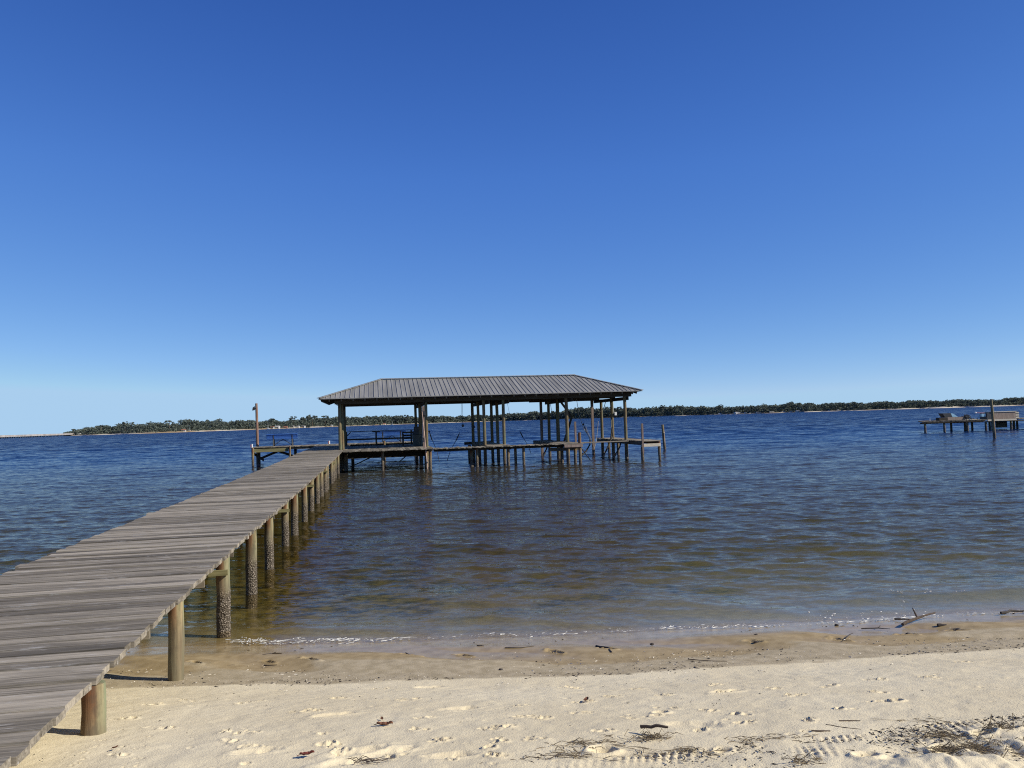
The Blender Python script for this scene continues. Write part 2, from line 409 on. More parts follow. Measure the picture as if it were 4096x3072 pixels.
for q in [z3p(540, 512), z3p(880, 500), z3p(1455, 482), z3p(1795, 470), z4p(512, 428), z4p(1050, 402), z4p(1475, 378), z4p(1790, 350), z2p(1240, 570), z2p(1700, 550), z2p(1960, 545)]:
    g = ground(*q)                       # little notches the runoff has cut in the wet ridge
    dent(X, Y, Z, g.x, g.y, r_.uniform(.06, .11), .022, r_.uniform(-.9, -.4), .026, .5)
    dent(X, Y, Z, g.x - .05, g.y + .05, .05, .03, 0, .014, .3)
for k in range(150):
    x = r_.uniform(-3, 4.3); y = r_.uniform(3.0, 5.9)
    dent(X, Y, Z, x, y, r_.uniform(.010, .03), r_.uniform(.010, .025), r_.uniform(0, 3), r_.uniform(.002, .006), .5)
tag(grid_mesh('beach', X, Y, Z, sand_material()), kind='structure')

# ------------------------------------------------------------------ water
def crest(X, Y, pts, h, w):
    """one low swell front: line through pts (x, y), steep on the shore side"""
    px = [p[0] for p in pts]; py = [p[1] for p in pts]
    yc = np.interp(X, px, py) + .10 * vnoise(X * 1.1, X * 0, 60)
    e = np.clip((X - px[0]) / .8, 0, 1) * np.clip((px[-1] - X) / .8, 0, 1)
    d = Y - yc; e = e * (.75 + .35 * vnoise(X * .9, X * 0, 61))
    return h * e * np.where(d < 0, np.exp(-(d / (.45 * w)) ** 2), np.exp(-(d / (1.5 * w)) ** 2))
wr = np.concatenate([6.9 * np.exp(np.linspace(0, math.log(420 / 6.9), 900)), [500, 650, 900, 1300, 2000, 3200, 5000, 8000]])
wc = np.concatenate([np.linspace(-3, -.84, 14)[:-1], np.linspace(-.84, .84, 760), np.linspace(.84, 3, 14)[1:]])
X = np.outer(wr, wc); Y = np.repeat(wr[:, None], len(wc), 1)
bed = sand_base(X, Y); depth = -bed
dy = np.gradient(wr)[:, None]; dxs = wr[:, None] * (1.68 / 760)
Zw = np.zeros_like(X)
amp_s = np.clip((depth + .03) / .26, .08, 1)
gust = 1 + .35 * fbm(X * .035, Y * .02, 3, 70)
rg = np.random.default_rng(2)
NW = 110
for k in range(NW):
    lam = .16 * (9.0 / .16) ** (k / (NW - 1)); spread = .52 if lam < 1.2 else .34
    th = rg.normal(.24, spread)                       # travels toward the shore and a little to the left
    kx, ky = -math.sin(th) * 2 * math.pi / lam, -math.cos(th) * 2 * math.pi / lam
    slope = .018 * (1.0 if lam < 1.1 else (1.1 / lam) ** .85)
    slope *= 1.75 if lam < .5 else 1.1 if lam < .9 else .62
    a = slope * lam / (2 * math.pi)
    lod = np.clip((lam / np.maximum(dy * abs(math.cos(th)) + dxs * abs(math.sin(th)), 1e-6) - 3.0) / 3.0, 0, 1)
    if lod.max() <= 0: continue
    wig = .35 * vnoise(X / (lam * 5) + k, Y / (lam * 5), 80 + k)
    ph = kx * X + ky * Y + rg.uniform(0, 6.28) + wig * 3
    w_ = np.sin(ph); w_ = w_ + .22 * np.cos(2 * ph)
    Zw += a * lod * w_ * amp_s * (gust if lam < 2 else 1.0) * (1 + 1.1 * np.clip((Y - 25) / 60, 0, 1))
P_ = lambda px, py: (at_z(px, py).x, at_z(px, py).y)
def C_(*q): return sorted([P_(*a) for a in q])
Zw += crest(X, Y, C_((3250, 2400), (3650, 2392), (4250, 2370), (5000, 2350)), .085, .42)
Zw += crest(X, Y, C_((2500, 2440), (2850, 2450), (3300, 2465)), .055, .30)
Zw += crest(X, Y, C_((1700, 2455), (2150, 2490), (2560, 2520)), .06, .28)
Zw += crest(X, Y, C_((600, 2540), (1100, 2530), (1750, 2532)), .04, .22)
Zw += crest(X, Y, C_((1300, 2385), (1700, 2405), (2050, 2425)), .05, .34)
Zw += crest(X, Y, C_((2100, 2370), (2700, 2420), (3000, 2440)), .045, .3)
Zw += crest(X, Y, C_((1450, 2170), (2000, 2200), (2600, 2225)), .055, .5)
Zw += crest(X, Y, C_((3000, 2140), (3200, 2148), (3400, 2152)), .07, .5)
sw = np.clip((Z_ := depth + .03) / .06, 0, 1)
Zw = Zw * sw + .012 * (1 - sw) * vnoise(X * 1.3, Y * 2, 90)

def water_material():
    t = NT('lake_water'); p = t.pos(); g = t.n('ShaderNodeNewGeometry')
    def slopes(scale, k, stretch):
        n = t.noise(t.scaled(p, stretch), scale, 3, .6, 'Color')
        s = t.n('ShaderNodeVectorMath', operation='MULTIPLY_ADD'); t.l(n, s.inputs[0])
        s.inputs[1].default_value = (k * .75, k, 0); s.inputs[2].default_value = (-k * .375, -k * .5, 0); return s.outputs[0]
    far = t.ramp(t.sep(p, 1), 20, 160); near = t.ramp(t.sep(p, 1), 45, 12)
    def vs(op, a, b):
        o = t.n('ShaderNodeVectorMath', operation=op); t.l(a, o.inputs[0]); t.l(b, o.inputs['Scale'] if op == 'SCALE' else o.inputs[1]); return o.outputs[0]
    shal = t.ramp(t.attr('depth'), .0, .08, .35, 1.0)
    n1 = vs('SCALE', slopes(5.0, .60, (.5, 1.7, 1)), shal); n0 = vs('SCALE', vs('SCALE', slopes(15.0, .4, (.5, 1.6, 1)), near), shal)
    n2 = vs('SCALE', slopes(.8, 1.7, (.45, 1.6, 1)), far)
    a2 = vs('ADD', vs('ADD', vs('ADD', n1, n0), n2), g.outputs['Normal'])
    # unresolved wind waves run shoreward: their steeper fronts lean toward the beach
    ln = t.n('ShaderNodeCombineXYZ'); t.put(ln.inputs[1], t.math('MULTIPLY_ADD', far, -.16, -.02)); a2 = vs('ADD', a2, ln.outputs[0])
    class _a: outputs = [a2]
    a2 = _a
    nn = t.n('ShaderNodeVectorMath', operation='NORMALIZE'); t.l(a2.outputs[0], nn.inputs[0]); nrm = nn.outputs[0]
    dt = t.n('ShaderNodeVectorMath', operation='DOT_PRODUCT'); t.l(nrm, dt.inputs[0]); t.l(g.outputs['Incoming'], dt.inputs[1])
    cs = t.math('SUBTRACT', 1.0, t.math('ABSOLUTE', dt.outputs['Value']), clamp=True)
    frs = t.math('MULTIPLY_ADD', t.math('POWER', cs, 5.0), .98, .02)        # Schlick's reflectance of water
    gl = t.n('ShaderNodeBsdfGlossy'); gl.inputs['Color'].default_value = (1, 1, 1, 1); gl.inputs['Roughness'].default_value = .05; t.l(nrm, gl.inputs['Normal'])
    dep = t.attr('depth')
    k = t.math('SUBTRACT', 1.0, t.math('POWER', 2.718, t.math('MULTIPLY', t.math('MAXIMUM', dep, 0.0), -1.25)))
    tr = t.n('ShaderNodeBsdfTransparent')
    t.put(tr.inputs[0], t.mix(t.ramp(dep, 0, .5), (.97, .94, .88), (.82, .70, .34)))
    di = t.n('ShaderNodeBsdfDiffuse'); t.put(di.inputs[0], t.mix(t.ramp(dep, .55, 1.7), (.056, .045, .014), (.004, .018, .072)))
    body = t.n('ShaderNodeMixShader'); t.put(body.inputs[0], k); t.l(tr.outputs[0], body.inputs[1]); t.l(di.outputs[0], body.inputs[2])
    m = t.n('ShaderNodeMixShader'); t.put(m.inputs[0], t.math('MULTIPLY', frs, t.ramp(t.sep(p, 1), 12, 90, .56, .60))); t.l(body.outputs[0], m.inputs[1]); t.l(gl.outputs[0], m.inputs[2])
    t.l(m.outputs[0], t.out.inputs[0]); return t.m
tag(grid_mesh('water', X, Y, Zw, water_material(), {'depth': depth}), kind='structure')

# foam along the swash line and on the breaking crest: nobody could count the flecks
fm = MB(); r_ = random.Random(9)
SW = [(900, 2568), (1080, 2575), (1330, 2562), (1560, 2562), (1900, 2545), (2250, 2538), (2600, 2518), (2900, 2512), (3200, 2502), (3450, 2490), (3700, 2468), (4000, 2455), (4200, 2448)]
def along(pts, t):
    t *= len(pts) - 1; i = min(int(t), len(pts) - 2); f = t - i
    return pts[i][0] * (1 - f) + pts[i+1][0] * f, pts[i][1] * (1 - f) + pts[i+1][1] * f
for k in range(1100):
    t = r_.random(); px, py = along(SW, t)
    w = .5 + .5 * math.sin(px * .013) + .35 * math.sin(px * .041)
    if r_.random() > .25 + .6 * w: continue
    p = at_z(px + r_.gauss(0, 8), py + r_.gauss(-3, 4.5), .012); r = abs(r_.gauss(0, .0028)) + .0014
    fm.ball((p.x, p.y, max(p.z, float(sand_base(p.x, p.y)) + .004) + r_.uniform(0, .008)), r, 5, 4, (r_.uniform(1, 3.2), 1, .45))
for cx, cy, n, sx, sy in [(1010, 2566, 55, 26, 7), (1110, 2570, 18, 16, 4), (1190, 2560, 14, 10, 4), (3560, 2368, 16, 22, 4), (3700, 2366, 12, 22, 4), (3610, 2392, 6, 4, 16), (3860, 2366, 5, 20, 3), (3300, 2470, 16, 70, 10), (3560, 2462, 16, 90, 9)]:
    for k in range(n):
        p = at_z(cx + r_.gauss(0, sx), cy + r_.gauss(0, sy), .03); r = abs(r_.gauss(0, .004)) + .002
        fm.ball((p.x, p.y, p.z + r_.uniform(0, .025)), r, 5, 4, (r_.uniform(1, 2.2), 1, .7))
def ribbon(x, y, l, w, z):
    n = 9; a = r_.uniform(-.12, .12); vs = []
    for i in range(n):
        t = i / (n - 1) - .5; q = w * (1 - (2 * t) ** 2) * r_.uniform(.5, 1.3) + .001
        px_, py_ = x + t * l, y + a * t * l + .012 * math.sin(t * 9 + x * 5) + r_.gauss(0, .003)
        zz = max(z, float(sand_base(px_, py_)) + .005)
        vs += [(px_, py_ - q, zz), (px_, py_ + q, zz), (px_, py_, zz + .004)]
    fs = []
    for i in range(n - 1):
        b = i * 3; fs += [(b, b+3, b+5, b+2), (b+2, b+5, b+4, b+1)]
    fm.add(vs, fs)
for k in range(95):
    t = r_.random(); px, py = along(SW, t)
    if math.sin(px * .009 + 1) < -.3 and px > 1400: continue
    p = at_z(px, py + r_.gauss(-4, 5), .015); ribbon(p.x, p.y, r_.uniform(.04, .24), r_.uniform(.0008, .0038), .016)
tag(fm.build('sea_foam', plain('white_foam', (.62, .62, .59), .5, var=.05), smooth=True), kind='stuff')
# ------------------------------------------------------------------ the pier
def bed_at(u, v):
    p = W(u, v); return float(sand_base(p.x, p.y))
def pile(parent, off, u, v, ztop, r=.078, lean=(0, 0), name='pile', mat='pile', zbot=None):
    m = MB(off); zb = bed_at(u, v) - .35 if zbot is None else zbot
    n = 9; pts = []; rs = []
    for i in range(n):
        f = i / (n - 1); z = zb + (ztop - zb) * f
        pts.append((u + lean[0] * f + random.uniform(-.004, .004), v + lean[1] * f + random.uniform(-.004, .004), z))
        rs.append(r * (1.06 - .10 * f) * random.uniform(.98, 1.02))
    m.tube(pts, rs, 16, True, .012)
    for i, q in enumerate(m.v):                # how far a vertex faces the deck side (stained) or the open side (green)
        p = pts[min(i // 16, n - 1)]; dx, dy_ = q[0] + off[0] - p[0], q[1] + off[1] - p[1]; l = math.hypot(dx, dy_) + 1e-6
        m.c[i] = .5 + .5 * (-.72 * dx - .69 * dy_) / l
    return m.build(name, M[mat], parent, True)
_pv = [-6, 3, 6, 10, 20, 30, 37, 60]; _pz = [.79, .80, .865, .90, .90, .935, .985, 1.05]
def deck_z(v): return float(np.interp(v, _pv, _pz))
def planks_along_v(m, u0, u1, v0, v1, zf, w=.14, th=.04, jag=.02, gap=.012, rnd=random):
    """boards laid across u, stacked along v"""
    v = v0
    while v < v1 - .03:
        ww = min(w * rnd.uniform(.97, 1.03), v1 - v); g = gap * rnd.uniform(.4, 2.2)
        a = u0 - rnd.uniform(-jag, jag); b = u1 + rnd.uniform(-jag, jag)
        if rnd.random() < .05: b += rnd.uniform(.02, .05)
        if rnd.random() < .05: a -= rnd.uniform(.02, .07)
        z = zf(v) + rnd.uniform(-.004, .005); tz = rnd.uniform(-.006, .006); sk = rnd.uniform(-.008, .008)
        tw = rnd.uniform(-.004, .004)
        m.tint = rnd.random(); um = (a + b) / 2
        # board of two spans so that it can cup and sag a little
        sg = rnd.uniform(-.006, .004)
        top = [(a, v + sk, z + tz), (um, v, z + sg), (b, v - sk, z - tz)]
        vs = []
        for (x, y, zz) in top:
            vs += [(x, y, zz - th), (x, y + ww - g, zz - th + tw), (x, y + ww - g, zz + tw), (x, y, zz)]
        fs = [(0, 1, 2, 3), (11, 10, 9, 8)]
        for i in (0, 4):
            fs += [(i, i+4, i+5, i+1), (i+1, i+5, i+6, i+2), (i+2, i+6, i+7, i+3), (i+3, i+7, i+4, i)]
        m.add(vs, [tuple(reversed(f)) for f in fs]); v += ww
    m.tint = .5

OFF = (-2.55, 20, 0)
pier = empty('pier', W(OFF[0], OFF[1]), A)
tag(pier, 'long weathered grey plank pier on round piles running from the sand to the boathouse', 'pier')
m = MB(OFF); rp = random.Random(21)
planks_along_v(m, -3.53, -1.57, -6, 48.35, deck_z, jag=.012, rnd=rp)
m.build('deck', M['plank'], pier)
for u in (-3.2, -2.55, -1.92):
    m = MB(OFF)
    for a, b in [(-6, 6), (6.02, 16), (16.02, 27), (27.02, 37), (37.02, 48.3)]:
        m.tint = random.random()
        m.hexa([(u-.022, a, deck_z(a)-.22), (u+.022, a, deck_z(a)-.22), (u+.022, b, deck_z(b)-.22), (u-.022, b, deck_z(b)-.22),
                (u-.022, a, deck_z(a)-.045), (u+.022, a, deck_z(a)-.045), (u+.022, b, deck_z(b)-.045), (u-.022, b, deck_z(b)-.045)])
    m.build('stringer', M['beam_v'], pier)
PV = [-2.5, -.2, 1.9]
for px, py in [(356, 2944), (706, 2724)]:
    g = ground(px, py); PV.append(-g.x * SA + g.y * CA + .07)
PV += [8.99, 10.9, 12.7, 15.04, 16.65, 18.86, 20.92, 23.07, 24.85, 26.75, 28.17, 30.54, 31.84, 33.73, 36.2, 40.2, 43.4, 46.6]
for i, v in enumerate(PV):
    z = deck_z(v); du = random.uniform(-.015, .015) - .0018 * max(v - 9, 0)
    r = .064 if v < 8 else random.uniform(.066, .076); du += .075 if v < 5 else -.02 if v < 8 else 0
    pile(pier, OFF, -1.665 + du, v, z - .042, r, (random.uniform(-.01, .01), random.uniform(-.02, .02)))
    pile(pier, OFF, -3.44 + du, v + random.uniform(-.1, .1), z - .042, r)
    m = MB(OFF); m.tint = random.random()
    e = -1.86
    m.box(-3.55, e + random.uniform(-.02, .02), v - r - .052, v - r - .008, z - .375, z - .228)
    m.build('cap_beam', M['beam'], pier)
    if i % 3 == 2:
        m = MB(OFF); m.box(-1.80, -1.60, v - r - .055, v - r - .004, z - .26, z - .205); m.build('cleat', M['green_beam'], pier)

# ------------------------------------------------------------------ the boathouse
OFF = (5.5, 41.5, 0)
bh = empty('boathouse', W(OFF[0], OFF[1]), A)
tag(bh, 'open sided boathouse over the water with grey standing seam hip roof on tall round posts', 'boathouse')
EU0, EU1, EV0, EV1, EZ = -2.67, 13.59, 38.4, 46.0, 3.51
RU0, RU1, RV, RZ = .37, 10.94, 42.2, 4.59
def slab(m, pts, th):                      # a thick sloping panel from its outline
    n = len(pts); m.add([(p[0], p[1], p[2]) for p in pts] + [(p[0], p[1], p[2] - th) for p in pts],
                        [tuple(range(n)), tuple(reversed(range(n, 2*n)))] + [(i, n+i, n+(i+1) % n, (i+1) % n) for i in range(n)])
m = MB(OFF)
c = [(EU0, EV0, EZ), (EU1, EV0, EZ), (EU1, EV1, EZ), (EU0, EV1, EZ)]; a, b = (RU0, RV, RZ), (RU1, RV, RZ)
for q in ([c[0], c[1], b, a], [c[1], c[2], b], [c[2], c[3], a, b], [c[3], c[0], a]): slab(m, q, .035)
sl = (RZ - EZ) / (RV - EV0)
def ribs_front(v0, sgn):
    u = EU0 + .12
    while u < EU1 - .05:
        t = 1.0
        if u < RU0: t = (u - EU0) / (RU0 - EU0)
        if u > RU1: t = (EU1 - u) / (EU1 - RU1)
        v1 = v0 + sgn * (RV - EV0) * t; z1 = EZ + (RZ - EZ) * t
        if t > .04:
            h = .027; w = .012
            m.add([(u-w*1.6, v0, EZ), (u+w*1.6, v0, EZ), (u+w, v0, EZ+h), (u-w, v0, EZ+h), (u-w*1.6, v1, z1), (u+w*1.6, v1, z1), (u+w, v1, z1+h), (u-w, v1, z1+h)],
                  [(0,1,2,3), (7,6,5,4), (1,5,6,2), (3,2,6,7), (0,3,7,4)] if sgn > 0 else [(3,2,1,0), (4,5,6,7), (2,6,5,1), (7,6,2,3), (4,7,3,0)])
        u += .2286
ribs_front(EV0, 1); ribs_front(EV1, -1)
for sg, ue, ur in ((-1, EU0, RU0), (1, EU1, RU1)):
    v = EV0 + .15
    while v < EV1 - .1:
        t = 1 - abs(v - RV) / (RV - EV0); u1 = ue + (ur - ue) * t; z1 = EZ + (RZ - EZ) * t
        if t > .04: m.bar((ue, v, EZ + .018), (u1, v, z1 + .018), .026, .036)
        v += .2286
roof = m.build('roof', M['roof'], bh)
m = MB(OFF); m.bar((RU0 - .05, RV, RZ + .03), (RU1 + .05, RV, RZ + .03), .34, .03); m.build('ridge_cap', plain('bright_ridge_metal', (.5, .5, .49), .4, .3, .08), roof)
for p, q in ((c[0], a), (c[1], b), (c[2], b), (c[3], a)):
    m = MB(OFF); m.bar((p[0], p[1], p[2] + .03), (q[0], q[1], q[2] + .03), .2, .022); m.build('hip_cap', M['roof'], roof)
for v0, sgn in ((EV0 + .07, 1), (EV1 - .07, -1)):
    n = 28
    for i in range(n):
        u = EU0 + .5 + (EU1 - EU0 - 1.0) * i / (n - 1); t = 1.0
        if u < RU0: t = (u - EU0) / (RU0 - EU0)
        if u > RU1: t = (EU1 - u) / (EU1 - RU1)
        if t < .12: continue
        zz = lambda k: EZ - .036 - .07 + (RZ - EZ) * k
        m = MB(OFF); m.tint = random.random()
        m.bar((u, v0, zz(.02)), (u, v0 + sgn * (RV - EV0 - .1) * t, zz(.98 * t)), .04, .135)
        m.build('rafter', M['beam_v'], roof)
for sg, u0, ur in ((1, EU0 + .07, RU0), (-1, EU1 - .07, RU1)):
    for i in range(11):
        v = EV0 + .7 + (EV1 - EV0 - 1.4) * i / 10; t = 1 - abs(v - RV) / (RV - EV0)
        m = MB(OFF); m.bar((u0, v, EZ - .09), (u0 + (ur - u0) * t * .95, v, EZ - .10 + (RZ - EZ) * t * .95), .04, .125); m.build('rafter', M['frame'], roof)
# beams carrying the roof
def beam(name, x0, x1, y0, y1, z0, z1, mat='beam', par=None):
    m = MB(OFF); m.tint = random.random(); m.box(x0, x1, y0, y1, z0, z1); return m.build(name, M[mat], par or bh)
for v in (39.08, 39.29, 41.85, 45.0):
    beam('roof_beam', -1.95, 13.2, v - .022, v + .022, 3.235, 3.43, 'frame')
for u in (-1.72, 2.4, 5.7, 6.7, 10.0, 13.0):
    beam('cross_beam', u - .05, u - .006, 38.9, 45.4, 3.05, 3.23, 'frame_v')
beam('header_board', 9.0, 13.1, 45.4, 45.44, 3.2, 3.34)
# posts
for u, v, r in [(-1.73, 39.19, .083), (-1.6, 39.42, .075), (2.51, 39.19, .08), (2.34, 41.7, .10), (2.28, 44.6, .075), (-1.72, 44.6, .08),
                (5.43, 39.19, .08), (6.41, 39.19, .08), (5.49, 41.75, .078), (6.51, 41.75, .085), (5.47, 44.2, .085), (6.55, 44.2, .085),
                (9.72, 39.19, .088), (9.83, 41.75, .10), (9.84, 44.0, .085), (12.86, 39.19, .085), (12.97, 41.75, .085), (13.0, 44.0, .085)]:
    pile(bh, OFF, u, v, 3.24, r, (random.uniform(-.04, .02), 0), 'post', 'tallpost')
for u, v in [(9.64, 45.1), (12.76, 45.1)]:
    m = MB(OFF); m.box(u - .07, u + .07, v - .07, v + .07, -1.2, 3.4); m.build('square_post', M['post'], bh)
m = MB(OFF); m.bar((9.95, 41.6, 3.2), (10.62, 41.6, 2.25), .1, .1); m.bar((10.62, 41.6, 2.3), (10.12, 41.55, .95), .09, .09); m.build('diagonal_brace', M['rail'], bh)
# front walkway, lounge floor, fingers
zf = lambda v: .985
def planks_along_u(m, u0, u1, v0, v1, z, rnd, w=.14, th=.04, jag=.02, tilt=.006):
    u = u0
    while u < u1 - .03:
        ww = min(w * rnd.uniform(.97, 1.03), u1 - u); m.tint = rnd.random(); dz = rnd.uniform(-tilt, tilt); k = rnd.uniform(-tilt, tilt)
        a = v0 - rnd.uniform(-jag, jag); b = v1 + rnd.uniform(-jag, jag); g = .006
        m.hexa([(u, a, z-th+dz), (u+ww-g, a, z-th+dz+k), (u+ww-g, b, z-th-dz+k), (u, b, z-th-dz), (u, a, z+dz), (u+ww-g, a, z+dz+k), (u+ww-g, b, z-dz+k), (u, b, z-dz)]); u += ww
    m.tint = .5
m = MB(OFF); planks_along_u(m, -1.53, 2.72, 37.0, 38.75, .985, rp, jag=.03, tilt=.012); planks_along_u(m, 2.73, 9.75, 37.15, 38.2, .965, rp, jag=.035, tilt=.016)
m.build('front_walkway', M['plank_v'], bh)
m = MB(OFF); planks_along_u(m, -1.53, 2.72, 38.78, 45.3, 1.0, rp); m.build('lounge_floor', M['plank_v'], bh)
m = MB(OFF); planks_along_v(m, 5.42, 6.5, 38.25, 44.6, lambda v: .97, rnd=rp); m.build('finger_deck', M['plank'], bh)
m = MB(OFF); planks_along_v(m, 12.78, 13.85, 36.75, 44.6, lambda v: .985, rnd=rp); m.build('finger_deck', M['plank'], bh)
m = MB(OFF); planks_along_v(m, 9.9, 12.76, 38.35, 38.75, lambda v: .955, w=.19, rnd=rp); m.build('gangplank', M['plank'], bh)
m = MB(OFF); planks_along_v(m, 8.95, 9.98, 36.9, 44.4, lambda v: .97, rnd=rp); m.build('finger_deck', M['plank'], bh)
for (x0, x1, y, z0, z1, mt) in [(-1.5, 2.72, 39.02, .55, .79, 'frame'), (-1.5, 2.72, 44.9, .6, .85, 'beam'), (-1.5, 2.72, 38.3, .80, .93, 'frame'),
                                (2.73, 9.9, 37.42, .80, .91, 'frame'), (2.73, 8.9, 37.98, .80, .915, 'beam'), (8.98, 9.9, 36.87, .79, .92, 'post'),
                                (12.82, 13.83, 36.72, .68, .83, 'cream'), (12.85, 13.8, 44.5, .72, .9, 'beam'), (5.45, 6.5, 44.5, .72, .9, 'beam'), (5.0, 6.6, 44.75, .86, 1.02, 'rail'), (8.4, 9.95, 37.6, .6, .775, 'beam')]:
    beam('girder', x0, x1, y, y + .045, z0, z1, mt)  # the darkest girders have the deck's shade put into their timber colour
for u in (12.83, 13.78, 5.46, 6.44, 9.0, 9.9):
    beam('stringer', u - .022, u + .022, 37.5 if u < 12 else 36.8, 44.45, .77, .925, 'beam_v')
for u in np.linspace(-1.4, 2.6, 8): beam('joist', u - .02, u + .02, 39.1, 44.88, .80, .945, 'beam_v')
for u, v, zt, r in [(.29, 37.33, .975, .068), (2.52, 37.2, .985, .068), (4.78, 37.45, .93, .07), (4.55, 37.75, .92, .085), (6.30, 37.38, .8, .075), (7.06, 37.4, .955, .068), (6.74, 37.85, .92, .07),
                    (9.1, 37.95, .92, .085), (9.64, 37.4, .92, .07), (9.78, 36.98, 1.49, .078), (9.2, 36.98, .79, .07),
                    (12.9, 36.82, .96, .078), (13.78, 36.82, .93, .07), (13.78, 41.9, .93, .075), (13.78, 43.5, .93, .075), (13.7, 45.0, .93, .075), (5.2, 44.0, .86, .09), (-1.45, 38.9, .9, .09), (.4, 44.8, .9, .08), (2.45, 38.95, .9, .10), (-1.3, 44.8, .9, .09)]:
    pile(bh, OFF, u, v, zt, r)
for u, v, z1 in [(9.95, 38.4, 2.02), (12.89, 36.7, 1.83)]:
    m = MB(OFF); m.box(u - .045, u + .045, v - .045, v + .045, .4, z1); m.build('short_square_post', M['post'], bh)
for p, q in [((-1.3, 40, .1), (.7, 40.6, .95)), ((1.2, 43, .1), (2.2, 43.2, .9))]:
    m = MB(OFF); m.bar(p, q, .04, .05); m.build('cross_brace', M['rail'], bh)
m = MB(OFF); m.box(13.06, 13.18, 41.6, 41.74, 2.28, 2.46); m.build('meter_box', M['white'], bh)
m = MB(OFF); m.box(2.12, 2.55, 44.3, 44.5, 1.55, 2.0); m.build('control_box', M['dark'], bh)
m = MB(OFF); m.tube([(13.0, 41.66, 3.2), (13.02, 41.66, 2.4)], .012, 6); m.build('conduit', M['white'], bh)

# things in and around the boathouse
def item(name, u, v, z, label, cat, group=None, rz=0.0):
    return tag(empty(name, W(u, v, z), A + rz), label, cat, group), (0, 0, 0)

# railing along the back of the lounge floor
o, _ = item('railing', .3, 45.1, 1.0, 'dark two rail timber railing along the back of the covered lounge deck', 'railing')
for x in (-1.93, -.28, 1.7):
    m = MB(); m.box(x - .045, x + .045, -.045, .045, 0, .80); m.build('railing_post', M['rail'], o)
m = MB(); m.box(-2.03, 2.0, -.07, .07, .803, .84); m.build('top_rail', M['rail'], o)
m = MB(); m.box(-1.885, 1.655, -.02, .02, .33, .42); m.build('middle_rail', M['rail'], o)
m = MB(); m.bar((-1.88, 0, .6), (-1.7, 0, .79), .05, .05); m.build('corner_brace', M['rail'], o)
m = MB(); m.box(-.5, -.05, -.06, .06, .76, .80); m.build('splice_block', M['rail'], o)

# perforated steel benches
def bench(u, v, z, label, rz):
    o, _ = item('park_bench', u, v, z, label, 'bench', 'blue park benches on the end platform', rz)
    def mesh_panel(name, y, z0, z1, tilt, slope=False):
        m = MB(); L = .92; nx, nz = 46, 10
        def pt(x, t): return (x, y + tilt * t, z0 + (z1 - z0) * t)
        for i in range(nx + 1):
            x = -L + 2 * L * i / nx; m.bar(pt(x, 0), pt(x, 1), .018, .010, (0, 1, .1))
        for k in range(nz + 1):
            m.bar(pt(-L, k / nz), pt(L, k / nz), .018, .010, (0, 1, .1))
        for t in (0, 1): m.bar(pt(-L, t), pt(L, t), .05, .05)
        for x in (-L, L): m.bar(pt(x, 0), pt(x, 1), .035, .035, (0, 1, 0))
        return m.build(name, M['blue'], o)
    mesh_panel('backrest', .17, .50, .72, .06)
    mesh_panel('seat', -.28, .42, .44, .44)
    for x in (-.6, .52):
        m = MB(); m.tube([(x, -.26, 0), (x, -.22, .40)], .04, 8); m.build('leg', M['dark'], o)
        m = MB(); m.tube([(x, .24, 0), (x, .16, .40), (x, .20, .74)], .04, 8); m.build('leg', M['dark'], o)
        m = MB(); m.bar((x, -.26, .405), (x, .18, .405), .04, .03); m.build('seat_support', M['dark'], o)
    m = MB(); m.tube([(-.56, .2, .06), (-.04, .05, .40), (.48, .2, .06)], .022, 6); m.build('brace', M['dark'], o)
    return o
bench(-5.72, 50.35, 1.055, 'blue perforated steel park bench standing in the open beside the tall light pole', math.pi)
bench(.95, 50.0, 1.055, 'blue perforated steel park bench seen behind the railing under the boathouse roof', math.pi)

# dark chair and bin on the lounge floor
o, _ = item('armchair', 1.72, 42.5, 1.0, 'dark wooden armchair beside the bin on the covered lounge deck', 'chair')
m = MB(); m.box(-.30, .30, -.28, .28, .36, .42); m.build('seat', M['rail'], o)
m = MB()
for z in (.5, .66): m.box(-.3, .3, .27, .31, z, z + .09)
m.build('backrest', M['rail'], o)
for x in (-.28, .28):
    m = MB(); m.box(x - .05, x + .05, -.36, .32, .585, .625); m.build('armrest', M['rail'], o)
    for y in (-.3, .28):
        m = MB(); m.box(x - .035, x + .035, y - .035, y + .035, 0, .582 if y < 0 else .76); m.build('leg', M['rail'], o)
o, _ = item('rubbish_bin', 2.12, 40.9, 1.0, 'dark green round rubbish bin beside the middle boathouse post', 'bin')
m = MB(); m.tube([(0, 0, 0), (0, 0, .3), (0, 0, .56)], [.22, .245, .265], 20); m.build('bin_body', M['bin'], o, True)
m = MB(); m.tube([(0, 0, .562), (0, 0, .60), (0, 0, .63)], [.285, .285, .2], 20); m.build('lid', M['bin'], o, True)

# weathered square pole at the front edge and the long pole leaning on it
o, _ = item('fish_cleaning_post', 2.29, 37.95, .985, 'weathered square post with dark bracket box at the front of the lounge deck', 'post')
m = MB(); m.box(-.055, .055, -.055, .055, 0, 2.02); m.build('shaft', M['post'], o)
m = MB(); m.hexa([(-.05, -.16, 1.62), (.13, -.16, 1.56), (.13, -.057, 1.56), (-.05, -.057, 1.62), (-.05, -.16, 1.80), (.09, -.16, 1.76), (.09, -.057, 1.76), (-.05, -.057, 1.80)]); m.build('bracket_box', M['dark'], o)
m = MB(); m.box(-.09, .09, -.1, -.057, .36, .5); m.build('bracket', M['dark'], o)
m = MB(W(0, 0)); 
o, _ = item('leaning_pole', 2.30, 37.05, 0, 'long slender pinkish pole leaning against the square post and down into the water', 'pole')
m = MB(); m.tube([(.06, -.02, .0), (.04, 0, .4), (-.02, .35, 1.6), (-.08, .70, 2.74)], [.03, .03, .028, .022], 8); m.build('shaft', M['pole'], o, True)
